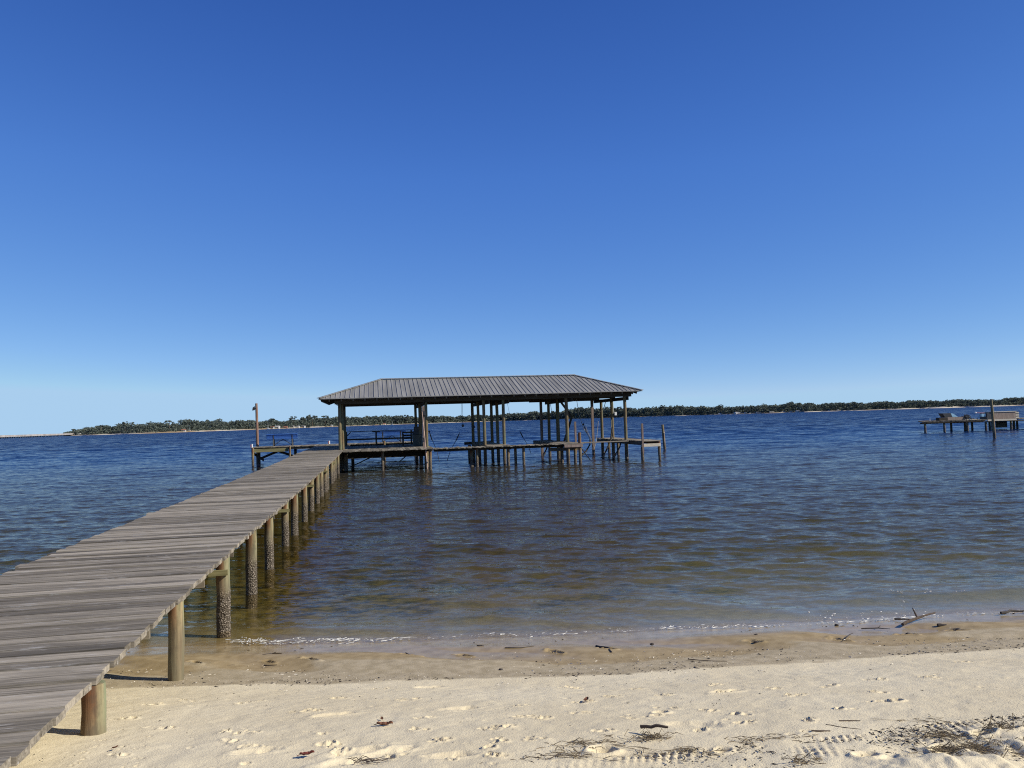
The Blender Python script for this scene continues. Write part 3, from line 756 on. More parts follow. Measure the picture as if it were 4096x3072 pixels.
m = MB(); m.tube([(.06, -.02, .30), (.057, -.015, .36)], .036, 8); m.build('grip_band', M['dark'], o)

# boat lift guide poles, hanging pulleys and lift arms
def guide(u0, v0, z0, u1, v1, z1, label, ball=True):
    o, _ = item('lift_guide_pole', u0, v0, 0, label, 'guide pole', 'boat lift guide poles')
    P0, P1 = Vector((0, 0, z0)), Vector((u1 - u0, v1 - v0, z1)); d = (P1 - P0)
    bend = P0 + d * .35 + Vector((.06 if d.x < 0 else -.06, 0, 0))
    m = MB(); m.tube([P0, bend, P0 + d * .8, P1], .014, 6); m.build('rod', M['dark'], o, True)
    m = MB(); m.tube([P0 + d * .72, P0 + d * .93], .028, 8); m.build('sleeve', M['black'], o)
    if ball:
        m = MB(); m.ball(P1, .055, 10, 8); m.build('ball', M['black'], o, True)
    return o
guide(3.17, 40, .18, 2.69, 40, 1.74, 'dark guide rod with ball tip leaning left just right of the lounge deck')
guide(3.55, 40, .2, 4.25, 40, 1.65, 'dark curved guide rod leaning right in the left boat slip', False)
guide(8.35, 42, .3, 7.75, 42, 1.6, 'short dark guide rod in the middle boat slip left of the tall square post', False)
guide(11.55, 40.5, .2, 10.95, 40.5, 1.85, 'dark guide rod with ball tip leaning left beside the short round pile')
def hanger(u, v, ztop, zball, label):
    o, _ = item('hanging_pulley', u, v, zball, label, 'pulley', 'lift cables with hanging pulleys')
    m = MB(); m.tube([(0, 0, .05), (.01, 0, (ztop - zball) * .5), (0, 0, ztop - zball)], .008, 5); m.build('cable', M['cable'], o)
    m = MB(); m.ball((0, 0, 0), .075, 10, 8, (1, .6, 1)); m.build('sheave', M['dark'], o, True)
hanger(4.62, 41.8, 3.24, 1.98, 'black pulley hanging on a cable left of the middle post cluster')
hanger(5.38, 43.2, 3.24, 1.88, 'black pulley hanging on a cable between the first two middle posts')
def rope(name, pts, label, mat='rope', r=.013, group='ropes hanging in the right boat slip'):
    u, v, z = pts[0]
    o, _ = item(name, u, v, 0, label, 'rope', group)
    m = MB(); m.tube([(p[0] - u, p[1] - v, p[2]) for p in pts], r, 6); m.build('strand', M[mat], o, True); return o
rope('rope', [(10.75, 41, 3.24), (10.85, 41, 2.4), (11.15, 41.2, 1.6), (11.75, 42, .98)], 'slack pale rope running from the eave down to the right finger deck')
rope('rope', [(11.2, 41, 1.75), (11.4, 41.4, 1.45), (11.78, 42, 1.0)], 'short pale rope beside the slack rope at the far finger deck')
rope('rope', [(12.7, 41.9, 3.2), (12.55, 41.9, 2.75), (12.25, 41.9, 2.45), (12.14, 42.0, 2.4)], 'curved dark hose sagging between the eave and a right hand post', 'cable', .018)
rope('rope', [(11.98, 41.2, 2.0), (11.92, 41.2, 1.5), (11.78, 41.1, .8), (11.6, 41, .45)], 'knotted pale rope hanging from a post into the right boat slip')
rope('rope', [(12.86, 41.58, 2.05), (12.84, 41.56, 1.75), (12.78, 41.55, 1.3), (12.86, 41.57, 1.0)], 'pale rope looped round the post with the white box')
rope('rope', [(4.62, 42.2, 3.24), (4.60, 42.2, 2.5)], 'thin cable hanging free from the eave left of the post cluster', 'cable', .006, 'ropes in the left boat slip')
rope('rope', [(6.62, 39.25, 3.2), (6.75, 39.25, 2.5)], 'thin cable hanging beside the rightmost post of the middle cluster', 'cable', .006, 'ropes in the left boat slip')
rope('rope', [(9.15, 40.5, 3.2), (9.22, 40.5, 2.7), (9.2, 40.5, 2.3)], 'two part cable hanging left of the thick braced post', 'cable', .012, 'ropes in the left boat slip')
def arm(pts, label, w=.09):
    u, v, z = pts[0]
    o, _ = item('slanted_timber', u, v, 0, label, 'lift timber', 'boat lift timbers dipping into the right slips')
    m = MB(); m.tube([(p[0] - u, p[1] - v, p[2]) for p in pts], [w * .45] * (len(pts) - 1) + [w * .3], 8); m.build('timber', M['rail'], o, True)
    m = MB(); p = pts[-1]; q = pts[-2]; m.bar((p[0]-u, p[1]-v, p[2]), ((p[0]*.6+q[0]*.4)-u, (p[1]*.6+q[1]*.4)-v, p[2]*.6+q[2]*.4), w * 1.05, w * 1.05); m.build('end_fitting', M['dark'], o)
arm([(9.62, 43.0, 1.0), (9.45, 42.9, .6), (9.2, 42.8, .15)], 'weathered lift timber slanting into the water between two dark rear posts')
arm([(11.85, 42.5, .98), (11.8, 42.4, .7), (11.55, 42.3, .35), (11.25, 42.2, .12)], 'leftmost curved dark lift arm dipping into the water under the right finger')
arm([(12.55, 40.5, 1.65), (12.4, 40.4, 1.0), (12.15, 40.3, .5), (11.85, 40.2, .05)], 'middle curved dark lift arm rising above the right finger deck')
arm([(12.75, 39.6, 1.0), (12.6, 39.5, .6), (12.2, 39.4, .05)], 'rightmost curved dark lift arm beside the post with the white box', .08)
arm([(9.98, 37.6, .75), (10.15, 37.55, .5), (10.42, 37.5, .1)], 'thin dark brace slanting into the water right of the short round pile', .05)

# ------------------------------------------------------------------ end platform
OFF = (-2.4, 49.6, 0)
pl = empty('end_platform', W(OFF[0], OFF[1]), A)
tag(pl, 'low timber cross platform with pale beam and diagonal braces at the far pier end', 'dock')
m = MB(OFF); planks_along_u(m, -7.3, 2.7, 48.42, 50.95, 1.05, rp); m.build('deck', M['plank_v'], pl)
m = MB(OFF); m.box(-7.16, -5.16, 48.36, 48.405, .755, .95); m.build('front_beam', M['green_beam'], pl)
m = MB(OFF); m.box(-5.0, -3.6, 48.5, 48.545, .87, .96); m.build('front_beam', M['beam'], pl)
m = MB(OFF); m.box(-3.5, 2.7, 48.5, 48.545, .80, .98); m.build('front_beam', M['rail'], pl)
m = MB(OFF); m.box(-7.3, 2.7, 48.45, 48.49, .965, 1.005); m.build('edge_board', M['rail'], pl)
m = MB(OFF); m.box(-7.25, 2.7, 50.8, 50.845, .8, 1.0); m.build('rear_beam', M['rail'], pl)
for u in np.linspace(-7.1, 2.5, 9):
    m = MB(OFF); m.box(u - .02, u + .02, 48.55, 50.78, .83, 1.0); m.build('joist', M['rail'], pl)
for u, v, zt, r in [(-7.2, 48.3, 1.03, .075), (-5.07, 48.3, 1.06, .062), (-7.05, 49.2, .95, .085), (-4.85, 49.3, .95, .085), (-7.2, 50.9, .95, .08), (-5.0, 50.9, .95, .08), (-2.6, 48.7, .9, .08), (-2.6, 50.8, .9, .08), (.5, 48.25, 1.17, .068), (.5, 50.8, .9, .08), (2.5, 48.7, .9, .08), (2.5, 50.8, .9, .08)]:
    pile(pl, OFF, u, v, zt, r)
for p, q in [((-7.0, 48.95, .30), (-5.75, 48.95, .80)), ((-5.95, 49.02, .82), (-4.9, 49.02, .42)), ((-7.2, 48.4, .72), (-6.9, 50.6, .2))]:
    m = MB(OFF); m.bar(p, q, .05, .14); m.build('diagonal_brace', M['rail'], pl)
o, _ = item('light_pole', -7.25, 50.6, 1.055, 'tall slim reddish wooden pole with small dark floodlight at its top left', 'light pole')
m = MB(); m.tube([(0, 0, 0), (-.01, 0, 1), (-.015, 0, 2), (-.03, 0, 2.68)], [.085, .082, .078, .072], 12); m.build('shaft', M['lightpole'], o, True)
l = MB(); l.bar((-.09, 0, 2.38), (-.2, 0, 2.36), .05, .05); l = l.build('lamp_arm', M['dark'], o)
m = MB(); m.hexa([(-.27, -.1, 2.24), (-.12, -.1, 2.27), (-.12, .1, 2.27), (-.27, .1, 2.24), (-.24, -.1, 2.42), (-.13, -.1, 2.50), (-.13, .1, 2.50), (-.24, .1, 2.42)]); m.build('lamp_head', M['dark'], o)
for u, v, lab in [(-7.28, 48.6, 'white capped pipe stub at the front left corner of the end platform'), (-2.9, 50.6, 'white capped pipe stub at the back of the end platform beside the boathouse post')]:
    o, _ = item('pipe_stub', u, v, 1.055, lab, 'pipe stub', 'white pipe stubs')
    m = MB(); m.tube([(0, 0, 0), (0, 0, .2)], .045, 12); m.build('pipe', M['white'], o, True)
    m = MB(); m.box(-.075, -.048, -.03, .03, 0, .17); m.build('stake', M['red'], o)

# lone mooring pile
o, _ = item('mooring_pile', 18.25, 47.8, 0, 'lone leaning round mooring pile with rope wrap standing right of the boathouse', 'mooring pile')
m = MB(); m.tube([(.1, 0, -2), (.0, 0, .1), (-.05, 0, .9), (-.09, 0, 1.6)], [.095, .09, .085, .08], 14, True, .02); sh = m.build('shaft', M['pile'], o, True)
m = MB(); m.tube([(-.14, -.02, 1.15), (-.05, -.098, 1.05), (.05, -.02, 1.12)], .014, 6); m.tube([(-.03, -.1, 1.06), (-.045, -.105, .7), (-.03, -.1, .45)], .012, 6); m.build('rope_wrap', M['rope'], o, True)
# ------------------------------------------------------------------ neighbour's dock on the right
NB = at_d(3690, 67.5); NA = math.radians(5); NX = Vector((math.cos(NA), math.sin(NA), 0)); NY = Vector((-NX.y, NX.x, 0))
def nb(px, back=0.0):                      # distance along the dock front at photo column px
    r = ray(px, 1620); k = r.x / r.y; o = NB + NY * back
    return (k * o.y - o.x) / (NX.x - k * NX.y)
def q6(x): return 3660 + x * .1971
def nitem(name, px, back, z, label, cat, group=None):
    return tag(empty(name, NB + NX * nb(q6(px), back) + NY * back + Vector((0, 0, z)), NA), label, cat, group)
nd = empty('neighbour_dock', NB, NA)
tag(nd, 'neighbouring timber dock on dark piles at the right edge with clutter on its deck', 'dock')
x1, x2, x3 = nb(q6(1400)), nb(q6(2040)), nb(q6(2040)) + 6
r_ = random.Random(4)
m = MB(); x = -.1
while x < x1 - .05: planks_along_u(m, x, x + .16, -.06, min(3.6, .45 + 1.7 * max(x, 0)), .96, r_); x += .141
m.build('deck', M['plank_v'], nd)
m = MB(); planks_along_u(m, x1 + .02, x3, .12, 3.6, .93, r_); m.build('deck', M['plank_v'], nd)
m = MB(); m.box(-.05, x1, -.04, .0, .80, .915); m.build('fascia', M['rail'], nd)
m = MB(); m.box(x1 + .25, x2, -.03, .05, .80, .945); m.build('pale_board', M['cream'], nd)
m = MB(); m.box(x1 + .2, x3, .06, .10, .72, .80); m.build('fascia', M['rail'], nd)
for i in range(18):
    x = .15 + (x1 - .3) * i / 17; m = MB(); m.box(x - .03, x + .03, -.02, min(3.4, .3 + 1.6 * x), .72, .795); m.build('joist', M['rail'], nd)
for i, px in enumerate([180, 570, 710, 990, 1040, 1135, 1415, 1490, 1545, 1925, 1985, 2050]):
    b = [.15, .15, 2.2, 1.6, .2, 2.9, .2, 1.5, 2.9, .3, 1.6, 2.9][i]; x = nb(q6(px), b)
    m = MB(); m.tube([(x, b, -1.9), (x, b, 0), (x, b, .79)], [.1, .098, .09], 12, True, .02); m.build('pile', M['pile'], nd, True)
for x in (x2 + 1.8, x2 + 3.6, x2 + 5.4):
    for b in (.3, 3):
        m = MB(); m.tube([(x, b, -1.9), (x, b, 0), (x, b, .79)], [.1, .098, .09], 12, True, .02); m.build('pile', M['pile'], nd, True)
m = MB(); x = nb(q6(1730), 2.4); m.box(x - .55, x + .55, 2.4, 2.44, .12, .70); m.build('skirt_board', M['beam'], nd)
# big box with slatted end
x0 = nb(q6(1450), .5); xa = nb(q6(1555), .5); xb = nb(q6(2030), .5)
o = nitem('storage_box', 1740, .5, .945, 'long tan board sided storage box with slatted right end on the neighbouring dock', 'storage box')
c = nb(q6(1740), .5)
m = MB(); m.box(xa - c, xb - c, 0, .05, 0, .60); m.box(xa - c, xb - c, .9, .95, 0, .60); m.build('side_panel', M['tan_panel'], o)
m = MB(); m.box(xa - c - .06, xb - c + .06, -.05, 1.0, .605, .65); m.build('lid', M['cream'], o)
for k in range(3):
    m = MB(); m.box(xb - c + .02, xb - c + .34, .02, .95, .04 + .2 * k, .16 + .2 * k); m.build('end_slat', M['cream'], o)
m = MB(); m.box(xb - c + .005, xb - c + .30, .06, .9, .0, .6); m.build('end_frame', M['rail'], o)
m = MB(); m.box(x0 - c, xa - c - .01, .02, .92, 0, .575); m.build('dark_end', M['dark'], o)
m = MB(); m.hexa([(x0-c-.42, .1, .25), (x0-c-.05, .1, .25), (x0-c-.05, .45, .25), (x0-c-.42, .45, .25), (x0-c-.45, .08, .5), (x0-c-.02, .08, .5), (x0-c-.02, .47, .5), (x0-c-.45, .47, .5)]); m.build('hanging_bin', M['lblue'], o)
m = MB(); m.tube([(x0 - c, .3, .56), (x0 - c - .8, .25, .60)], .02, 6); m.build('outrigger_arm', M['red'], o)
m = MB(); m.ball((x0 - c - .88, .25, .61), .08, 10, 8, (1.2, 1, 1)); m.build('float', M['white'], o, True)
# low planter box, lounger, heap
o = nitem('low_box', 700, .4, .97, 'long low timber box along the left half of the neighbouring dock', 'box'); c = nb(q6(700), .4)
xa, xm, xb = nb(q6(480), .4) - c, nb(q6(650), .4) - c, nb(q6(960), .4) - c
m = MB(); m.box(xa, xm - .01, 0, .5, 0, .25); m.build('dark_section', M['rail'], o)
m = MB(); m.box(xm, xb, 0, .5, .02, .27); m.build('brown_section', M['tan_panel'], o)
o = nitem('deck_lounger', 720, 1.1, .97, 'dark reclined deck lounger with pale blue cushion behind the low box', 'lounger'); c = nb(q6(720), 1.1)
xa, xm, xb = nb(q6(545), 1.1) - c, nb(q6(740), 1.1) - c, nb(q6(870), 1.1) - c
m = MB(); m.hexa([(xa + .25, 0, .25), (xm + .05, 0, .25), (xm + .05, .6, .25), (xa + .25, .6, .25), (xa, 0, .62), (xm - .12, 0, .62), (xm - .12, .6, .62), (xa, .6, .62)]); m.build('backrest', M['dark'], o)
m = MB(); m.hexa([(xm + .06, .02, .25), (xb, .02, .25), (xb, .6, .25), (xm + .06, .6, .25), (xm - .1, .02, .60), (xm + .1, .02, .58), (xb, .6, .33), (xm - .1, .6, .60)]); m.build('cushion', M['lblue'], o)
m = MB(); m.box(xa + .2, xb, .02, .58, .16, .24); m.build('frame', M['dark'], o)
for x in (xa + .3, xb - .1):
    for y in (.06, .54):
        m = MB(); m.box(x - .03, x + .03, y - .03, y + .03, 0, .158); m.build('leg', M['dark'], o)
o = nitem('net_heap', 1020, .6, .97, 'dark tangled netting heap on the neighbouring dock beside the tan storage box', 'net heap')
m = MB()
for k in range(46):
    a = r_.uniform(0, 6.28); rr = abs(r_.gauss(0, .28)); z = max(.02, .42 - rr * .7) * r_.uniform(.2, 1)
    pts = [(rr * math.cos(a) * 1.6 + .22 * math.cos(t + a), rr * math.sin(a) * .7 + .12 * math.sin(t * 1.3 + a), z + .09 * math.sin(t * 2 + k)) for t in np.linspace(0, 5.5, 12)]
    m.tube(pts, .016, 5)
m.build('netting', M['netting'], o)
m = MB(); m.box(-.3, .75, -.35, -.25, 0, .05); m.build('pale_plank', M['cream'], o)
o = nitem('pipe_stub', 283, .1, .96, 'thin white pipe standing on the left corner of the neighbouring dock', 'pipe stub', 'white pipe stubs')
m = MB(); m.tube([(0, 0, 0), (0, 0, .24)], .03, 8); m.build('pipe', M['white'], o, True)
o = empty('mooring_pile', W(40.12, 45.27, 0), A); tag(o, 'tall dark round mooring pile standing in front of the neighbouring dock', 'mooring pile')
m = MB(); m.tube([(.08, 0, -2), (.03, 0, .1), (-.02, 0, 1.3), (-.06, 0, 2.55)], [.095, .09, .085, .08], 14, True, .02); m.build('shaft', M['pile'], o, True)
m = MB(); m.tube([(-.06, 0, 2.552), (-.06, 0, 2.58)], [.084, .07], 14); m.build('cap', M['dark'], o)

# ------------------------------------------------------------------ far shore
SH = [(-1600, 1500), (-600, 1300), (150, 1020), (270, 900), (600, 830), (1000, 1050), (1300, 1500), (1568, 1900), (2000, 2200), (2208, 2000), (2700, 1500), (3000, 1300), (3400, 1150), (3600, 1100), (3800, 1050), (4096, 1000), (5200, 950)]
TH = [(240, 12), (300, 26), (420, 34), (600, 38), (800, 40), (1000, 36), (1080, 31), (1160, 30), (1240, 38), (1350, 35), (1500, 31), (1700, 27), (2000, 23), (2110, 27), (2250, 32), (2330, 40), (2450, 35), (2600, 36), (2700, 36), (2900, 31), (3100, 29), (3160, 32), (3300, 29), (3600, 27), (3800, 28), (4096, 28), (5200, 28)]
sx, sd = zip(*SH); tx, th_ = zip(*TH)
def shore_d(px): return float(np.interp(px, sx, sd)) + 22 * float(vnoise(np.array([px * .013]), np.array([0.]), 7)[0])
def tree_px(px): return float(np.interp(px, tx, th_))
def fp(px, back=0.0, z=0.0): return at_d(px, shore_d(px) + back, z)
pxs = np.arange(255, 5200, 9.0)
rows_ = [(-6, -.8), (0, .02), (7, .9), (14, 1.35), (40, 1.8), (160, 3.0), (700, 6)]
X = np.zeros((len(rows_), len(pxs))); Y = X.copy(); Z = X.copy()
for j, px in enumerate(pxs):
    e = min(1.0, (px - 255) / 60)
    bw = .55 + .6 * (.5 + .5 * float(vnoise(np.array([px * .012]), np.array([2.]), 12)[0])) + (1.0 if 2440 < px < 2560 or px > 3560 else 0)
    for i, (b, z) in enumerate(rows_):
        q = at_d(px, shore_d(px) + b * (bw if 0 < b < 20 else 1), z * e * (bw if 0 < b < 20 else 1) - .02); X[i, j], Y[i, j], Z[i, j] = q
def shore_mat():
    t = NT('far_sand_and_soil'); p = t.pos(); z = t.sep(p, 2)
    n = t.noise(t.scaled(p, (.012, .012, .012)), 1.0, 4)
    s = t.mix(t.ramp(n, .42, .58), (.34, .25, .14), (.58, .52, .42))
    return t.pbsdf(t.mix(t.ramp(z, 1.7, 2.4), s, (.06, .055, .03)), .95)
tag(grid_mesh('far_shore', X, Y, Z, shore_mat()), kind='structure')

def crown(m, c, rx, rz, n, rnd, leaf=1.3):
    for k in range(n):
        a = rnd.uniform(0, 6.283); s = rnd.uniform(-1, 1); q = math.sqrt(1 - s * s); rr = rnd.uniform(.55, 1.0)
        p = Vector((c[0] + rx * rr * q * math.cos(a), c[1] + rx * rr * q * math.sin(a), c[2] + rz * rr * s))
        d = Vector((rnd.gauss(0, 1), rnd.gauss(0, 1), rnd.gauss(0, 1))).normalized(); e = d.orthogonal().normalized(); f = d.cross(e)
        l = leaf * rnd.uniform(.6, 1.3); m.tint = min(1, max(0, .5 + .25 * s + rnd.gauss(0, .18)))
        m.add([p - e*l*.5 - f*l*.4, p + e*l*.5 - f*l*.3, p + e*l*.4 + f*l*.5, p - e*l*.45 + f*l*.35], [(0, 1, 2, 3)])
fo = MB(); r_ = random.Random(17)
px = 268.0
while px < 4700:
    d = shore_d(px); k = d / 3120.0; hh = tree_px(px) * k * 1.12 * (1 + .13 * float(vnoise(np.array([px * .022]), np.array([0.]), 15)[0]) + .10 * float(vnoise(np.array([px * .07]), np.array([0.]), 16)[0]))
    for row in range(7):
        b = 16 + row * 13 + r_.uniform(-5, 5); h = hh * r_.uniform(.70, 1.10) * (.55 if row == 0 and r_.random() < .6 else 1.0)
        if px < 330: h *= r_.uniform(.5, 1)
        rx = r_.uniform(2.8, 5.0) * (d / 1300) ** .5; q = fp(px + r_.uniform(-7, 7), b)
        lf = 1.7 * (d / 1200)
        zc = h * r_.uniform(.74, .86); rz = h - zc
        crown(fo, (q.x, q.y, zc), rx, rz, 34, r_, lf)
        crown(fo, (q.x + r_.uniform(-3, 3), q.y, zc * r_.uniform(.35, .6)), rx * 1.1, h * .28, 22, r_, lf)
        if row in (0, 2, 5) and r_.random() < .85: crown(fo, (q.x + r_.uniform(-4, 4), q.y - 3, 2.0), rx, 1.8, 10, r_, lf)
    # solid heart of the wood
    px += 9.5 / (d / 1300) ** .3
tag(fo.build('far_wood', M['forest']), kind='stuff')

def pine(px, hp, label, seed, wide=1.0):
    r = random.Random(seed); back = 22; q = fp(px, back); k = q.y / 3120.0; h = hp * k
    o = tag(empty('pine_tree', (q.x, q.y, 1.2)), label, 'pine tree', 'tall pines standing out of the far wood')
    m = MB(); lx = r.uniform(-.5, .5)
    m.tube([(0, 0, 0), (lx * .5, 0, h * .5), (lx, 0, h * .93)], [.42 * k * 3, .3 * k * 3, .1 * k * 3], 6)
    for z in (.72, .8, .87):
        a = r.uniform(0, 6.28); m.tube([(lx * z, 0, h * z), (lx * z + 2.4 * math.cos(a) * wide, 2 * math.sin(a), h * (z + .05))], [.25, .08], 4)
    m.build('trunk', M['trunk'], o)
    m = MB(); w = h * .17 * wide
    for j in range(9):
        a = r.uniform(0, 6.28); z = r.uniform(.70, .95); rr = w * (1.25 - abs(z - .82) * 3.2)
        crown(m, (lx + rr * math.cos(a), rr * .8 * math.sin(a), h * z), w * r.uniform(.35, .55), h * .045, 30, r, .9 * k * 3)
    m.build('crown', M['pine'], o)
PX = [(296, 24, 'small spreading pine at the very left tip of the far point beside the bridge end', 1.3),
      (405, 37, 'lone round topped pine breaking the skyline left of the middle of the far point', 1.0),
      (502, 48, 'tallest airy pine sticking up from the far left wood', .9), (526, 45, 'small bare topped pine just right of the tallest airy pine on the far left', .8),
      (676, 47, 'broad flat topped pine above the white house on the far left shore', 1.5), (750, 46, 'wide crowned pine right of the white house on the far left shore', 1.5),
      (1090, 40, 'low pine crown above the far red roofed houses left of the blue bench', 1.2), (1172, 46, 'big rounded pine clump above the grey roofed far house', 1.5),
      (1212, 40, 'small pine crown between the two big pine clumps over the far houses', .9), (1236, 44, 'tall pine left of the highest crown over the far pale houses', 1.0),
      (1250, 49, 'highest wide pine crown left of the boathouse corner post', 1.5), (1300, 46, 'pine crown just left of the boathouse corner post', 1.2),
      (1626, 36, 'tall pine seen under the roof just left of the middle boathouse posts', 1.1),
      (2274, 36, 'pine standing above the wood seen between the braced post and the square post', 1.0), (2330, 46, 'broad high pine clump seen through the right boat slip', 1.7),
      (2478, 42, 'thin pine seen just right of the post with the white box', .9), (2505, 42, 'open crowned pine seen beside the last front boathouse post', 1.0), (2652, 46, 'tall round pine above the wood right of the lone mooring pile', 1.1),
      (2885, 38, 'pine clump on the skyline between the boathouse and the far white buildings', 1.2), (3158, 41, 'broad pine clump rising above the row of far white buildings', 1.8)]
for i, (px, hp, lab, w) in enumerate(PX): pine(px, hp, lab, 100 + i, w)

def house(px, wp, hp, wall, roof, label, back=9, windows=2, cat='house', name='house', hip=False):
    q = fp(px, back); k = q.y / 3120.0; w = wp * k * .85; h = hp * k * .75; dp = min(w * .7, 9); wh = h * .58; z0 = 1.0
    o = tag(empty(name, (q.x, q.y, z0), math.radians(RNG.uniform(-14, 14))), label, cat, 'houses along the far shore')
    m = MB(); m.box(-w/2, w/2, 0, dp, -1.2, wh); m.build('wall', M[wall], o)
    m = MB(); e = .06 * w; a = .5 * w if not hip else .22 * w
    m.add([(-w/2-e, -.5, wh), (w/2+e, -.5, wh), (w/2+e, dp+.5, wh), (-w/2-e, dp+.5, wh), (-a, dp/2, h), (a, dp/2, h)], [(0,1,5,4), (2,3,4,5), (1,2,5), (3,0,4), (3,2,1,0)])
    m.build('roof', M[roof], o)
    for i in range(windows):
        x = -w/2 + w * (i + .7) / (windows + .4); m = MB(); m.box(x - w*.07, x + w*.07, -.06, -.02, wh*.3, wh*.75); f = m.build('window', M['glass'], o)
HS = [(312, 16, 8, 'wall_b', 'roof_white', 'small white house at the far left end of the wood beside the bridge'),
      (732, 20, 13, 'wall_b', 'roof_red', 'white house with reddish roof alone on the far left shore'), (755, 10, 7, 'wall_c', 'roof_white', 'little outbuilding right of the lone white house on the far left'),
      (1086, 17, 11, 'wall_b', 'roof_red', 'red roofed white house behind the leftmost moored sailboat'), (1105, 22, 13, 'wall_b', 'roof_white', 'white fronted house above the light pole platform with boxy roof'),
      (1140, 17, 9, 'wall_c', 'roof_red', 'low brick house with red roof behind the bench on the far shore'), (1164, 22, 13, 'wall_a', 'roof_grey', 'tan house with large grey gable roof on the far shore'),
      (1187, 18, 9, 'wall_a', 'roof_white', 'low cream house right of the grey gable on the far shore'), (1208, 21, 10, 'wall_b', 'roof_grey', 'long cream house rightmost of the cluster behind the bench'),
      (1270, 10, 6, 'wall_b', 'roof_grey', 'tiny pale boat shed by the water left of the boathouse post'), (1322, 17, 8, 'wall_b', 'roof_white', 'pale low house just left of the boathouse corner post'),
      (1535, 13, 7, 'wall_a', 'roof_red', 'small reddish shore house left of the far mast under the roof'),
      (2882, 13, 6, 'wall_b', 'roof_white', 'small white shed alone left of the row of far white buildings'), (2958, 32, 9, 'wall_b', 'roof_white', 'longest white building of the far row on the right shore'),
      (2985, 12, 6, 'wall_b', 'roof_white', 'white block touching the right end of the longest far building'), (3006, 12, 5, 'wall_b', 'roof_white', 'low white trailer right of the longest far building'),
      (3037, 22, 6, 'wall_b', 'roof_white', 'pair width white trailer in the middle of the far right row'), (3090, 20, 5, 'wall_b', 'roof_white', 'low white trailer left of the gap in the far right row'),
      (3135, 20, 6, 'wall_b', 'roof_white', 'white trailer just below the broad pine clump'), (3165, 12, 6, 'wall_b', 'roof_white', 'small white trailer right under the broad pine clump'),
      (3205, 34, 7, 'wall_b', 'roof_white', 'wide white building at the right end of the far row'), (3320, 8, 5, 'wall_b', 'roof_white', 'tiny white hut left of the last far hut'), (3356, 9, 7, 'wall_b', 'roof_grey', 'last tiny far hut at the right before the long bare beach')]
for px, w, h, wa, ro, lab in HS: house(px, w, h, wa, ro, lab, back=random.uniform(7, 11), windows=2 if w > 12 else 1)

def sailboat(px, mast, wp, label):
    q = fp(px, -5); k = q.y / 3120.0; L = wp * k
    o = tag(empty('sailboat', (q.x, q.y, 0)), label, 'sailboat', 'sailboats moored along the far shore')
    m = MB(); vs = []
    for t in (-1, -.6, 0, .6, 1):
        b = (1 - abs(t) ** 2.2) * L * .14 + .05
        vs += [(t * L/2, -b, 1.1), (t * L/2 * .9, -b * .6, -.2), (t * L/2 * .9, b * .6, -.2), (t * L/2, b, 1.1)]
    fs = [(0, 1, 2, 3), (19, 18, 17, 16)]
    for i in range(4):
        for j in range(4): a = i*4+j; b2 = i*4+(j+1) % 4; fs.append((a, a+4, b2+4, b2))
    m.add(vs, fs); m.build('hull', M['white'], o)
    m = MB(); m.box(-L*.2, L*.12, -L*.07, L*.07, 1.1, 1.8); m.build('cabin', M['white'], o)
    m = MB(); m.tube([(.05*L, 0, 1.0), (.03*L, 0, mast * k)], [.22, .14], 6); m.build('mast', M['white'], o)
    m = MB(); m.tube([(.05*L, 0, 2.2), (-.35*L, 0, 2.3)], .15, 6); m.build('boom', M['white'], o)
sailboat(1071, 23, 19, 'white sailboat with bare mast moored left of the far red roofed house')
sailboat(1568, 17, 10, 'small white sailboat with bare mast seen under the boathouse roof')

# ------------------------------------------------------------------ bridge
BR = [(-700, 430), (330, 960)]
def bp(px, z=0.0):
    a, b = (at_d(x, d) for x, d in BR); r = ray(px, 1740); k = r.x / r.y; dx, dy_ = b.x - a.x, b.y - a.y
    t = (k * a.y - a.x) / (dx - k * dy_); return Vector((a.x + dx * t, a.y + dy_ * t, z))
o = tag(empty('road_bridge', bp(150)), 'long low concrete road bridge reaching the far point on the left horizon', 'bridge')
b0 = bp(150); ab = (bp(330) - bp(-500)).normalized(); an = Vector((-ab.y, ab.x, 0))
def brect(p, q, w0, w1, za, zb, za2=None, zb2=None):
    za2 = za if za2 is None else za2; zb2 = zb if zb2 is None else zb2
    return [p + an*w0 + Vector((0,0,za)), q + an*w0 + Vector((0,0,za2)), q + an*w1 + Vector((0,0,za2)), p + an*w1 + Vector((0,0,za)),
            p + an*w0 + Vector((0,0,zb)), q + an*w0 + Vector((0,0,zb2)), q + an*w1 + Vector((0,0,zb2)), p + an*w1 + Vector((0,0,zb))]
for nm, w0, w1, z0, z1, mt in [('deck', 0, 12, 1.15, 2.1, 'conc'), ('parapet', 0, .4, 2.11, 2.9, 'conc'), ('parapet', 11.6, 12, 2.11, 2.9, 'conc')]:
    m = MB(b0); m.hexa(brect(bp(-600), bp(330), w0, w1, z0 - .05, z1 - .05, z0 + .1, z1 + .1)); m.build(nm, M[mt], o)
px = -300
while px < 300:
    m = MB(b0); p = bp(px)
    m.hexa(brect(p - ab*1.6, p + ab*1.6, .8, 11, .7, 1.08))
    for w in (1.5, 5.5, 9.5): m.hexa(brect(p - ab*.6, p + ab*.6, w, w + .8, -2, .69))
    m.build('pier_support', M['wall_a'], o); px += 27

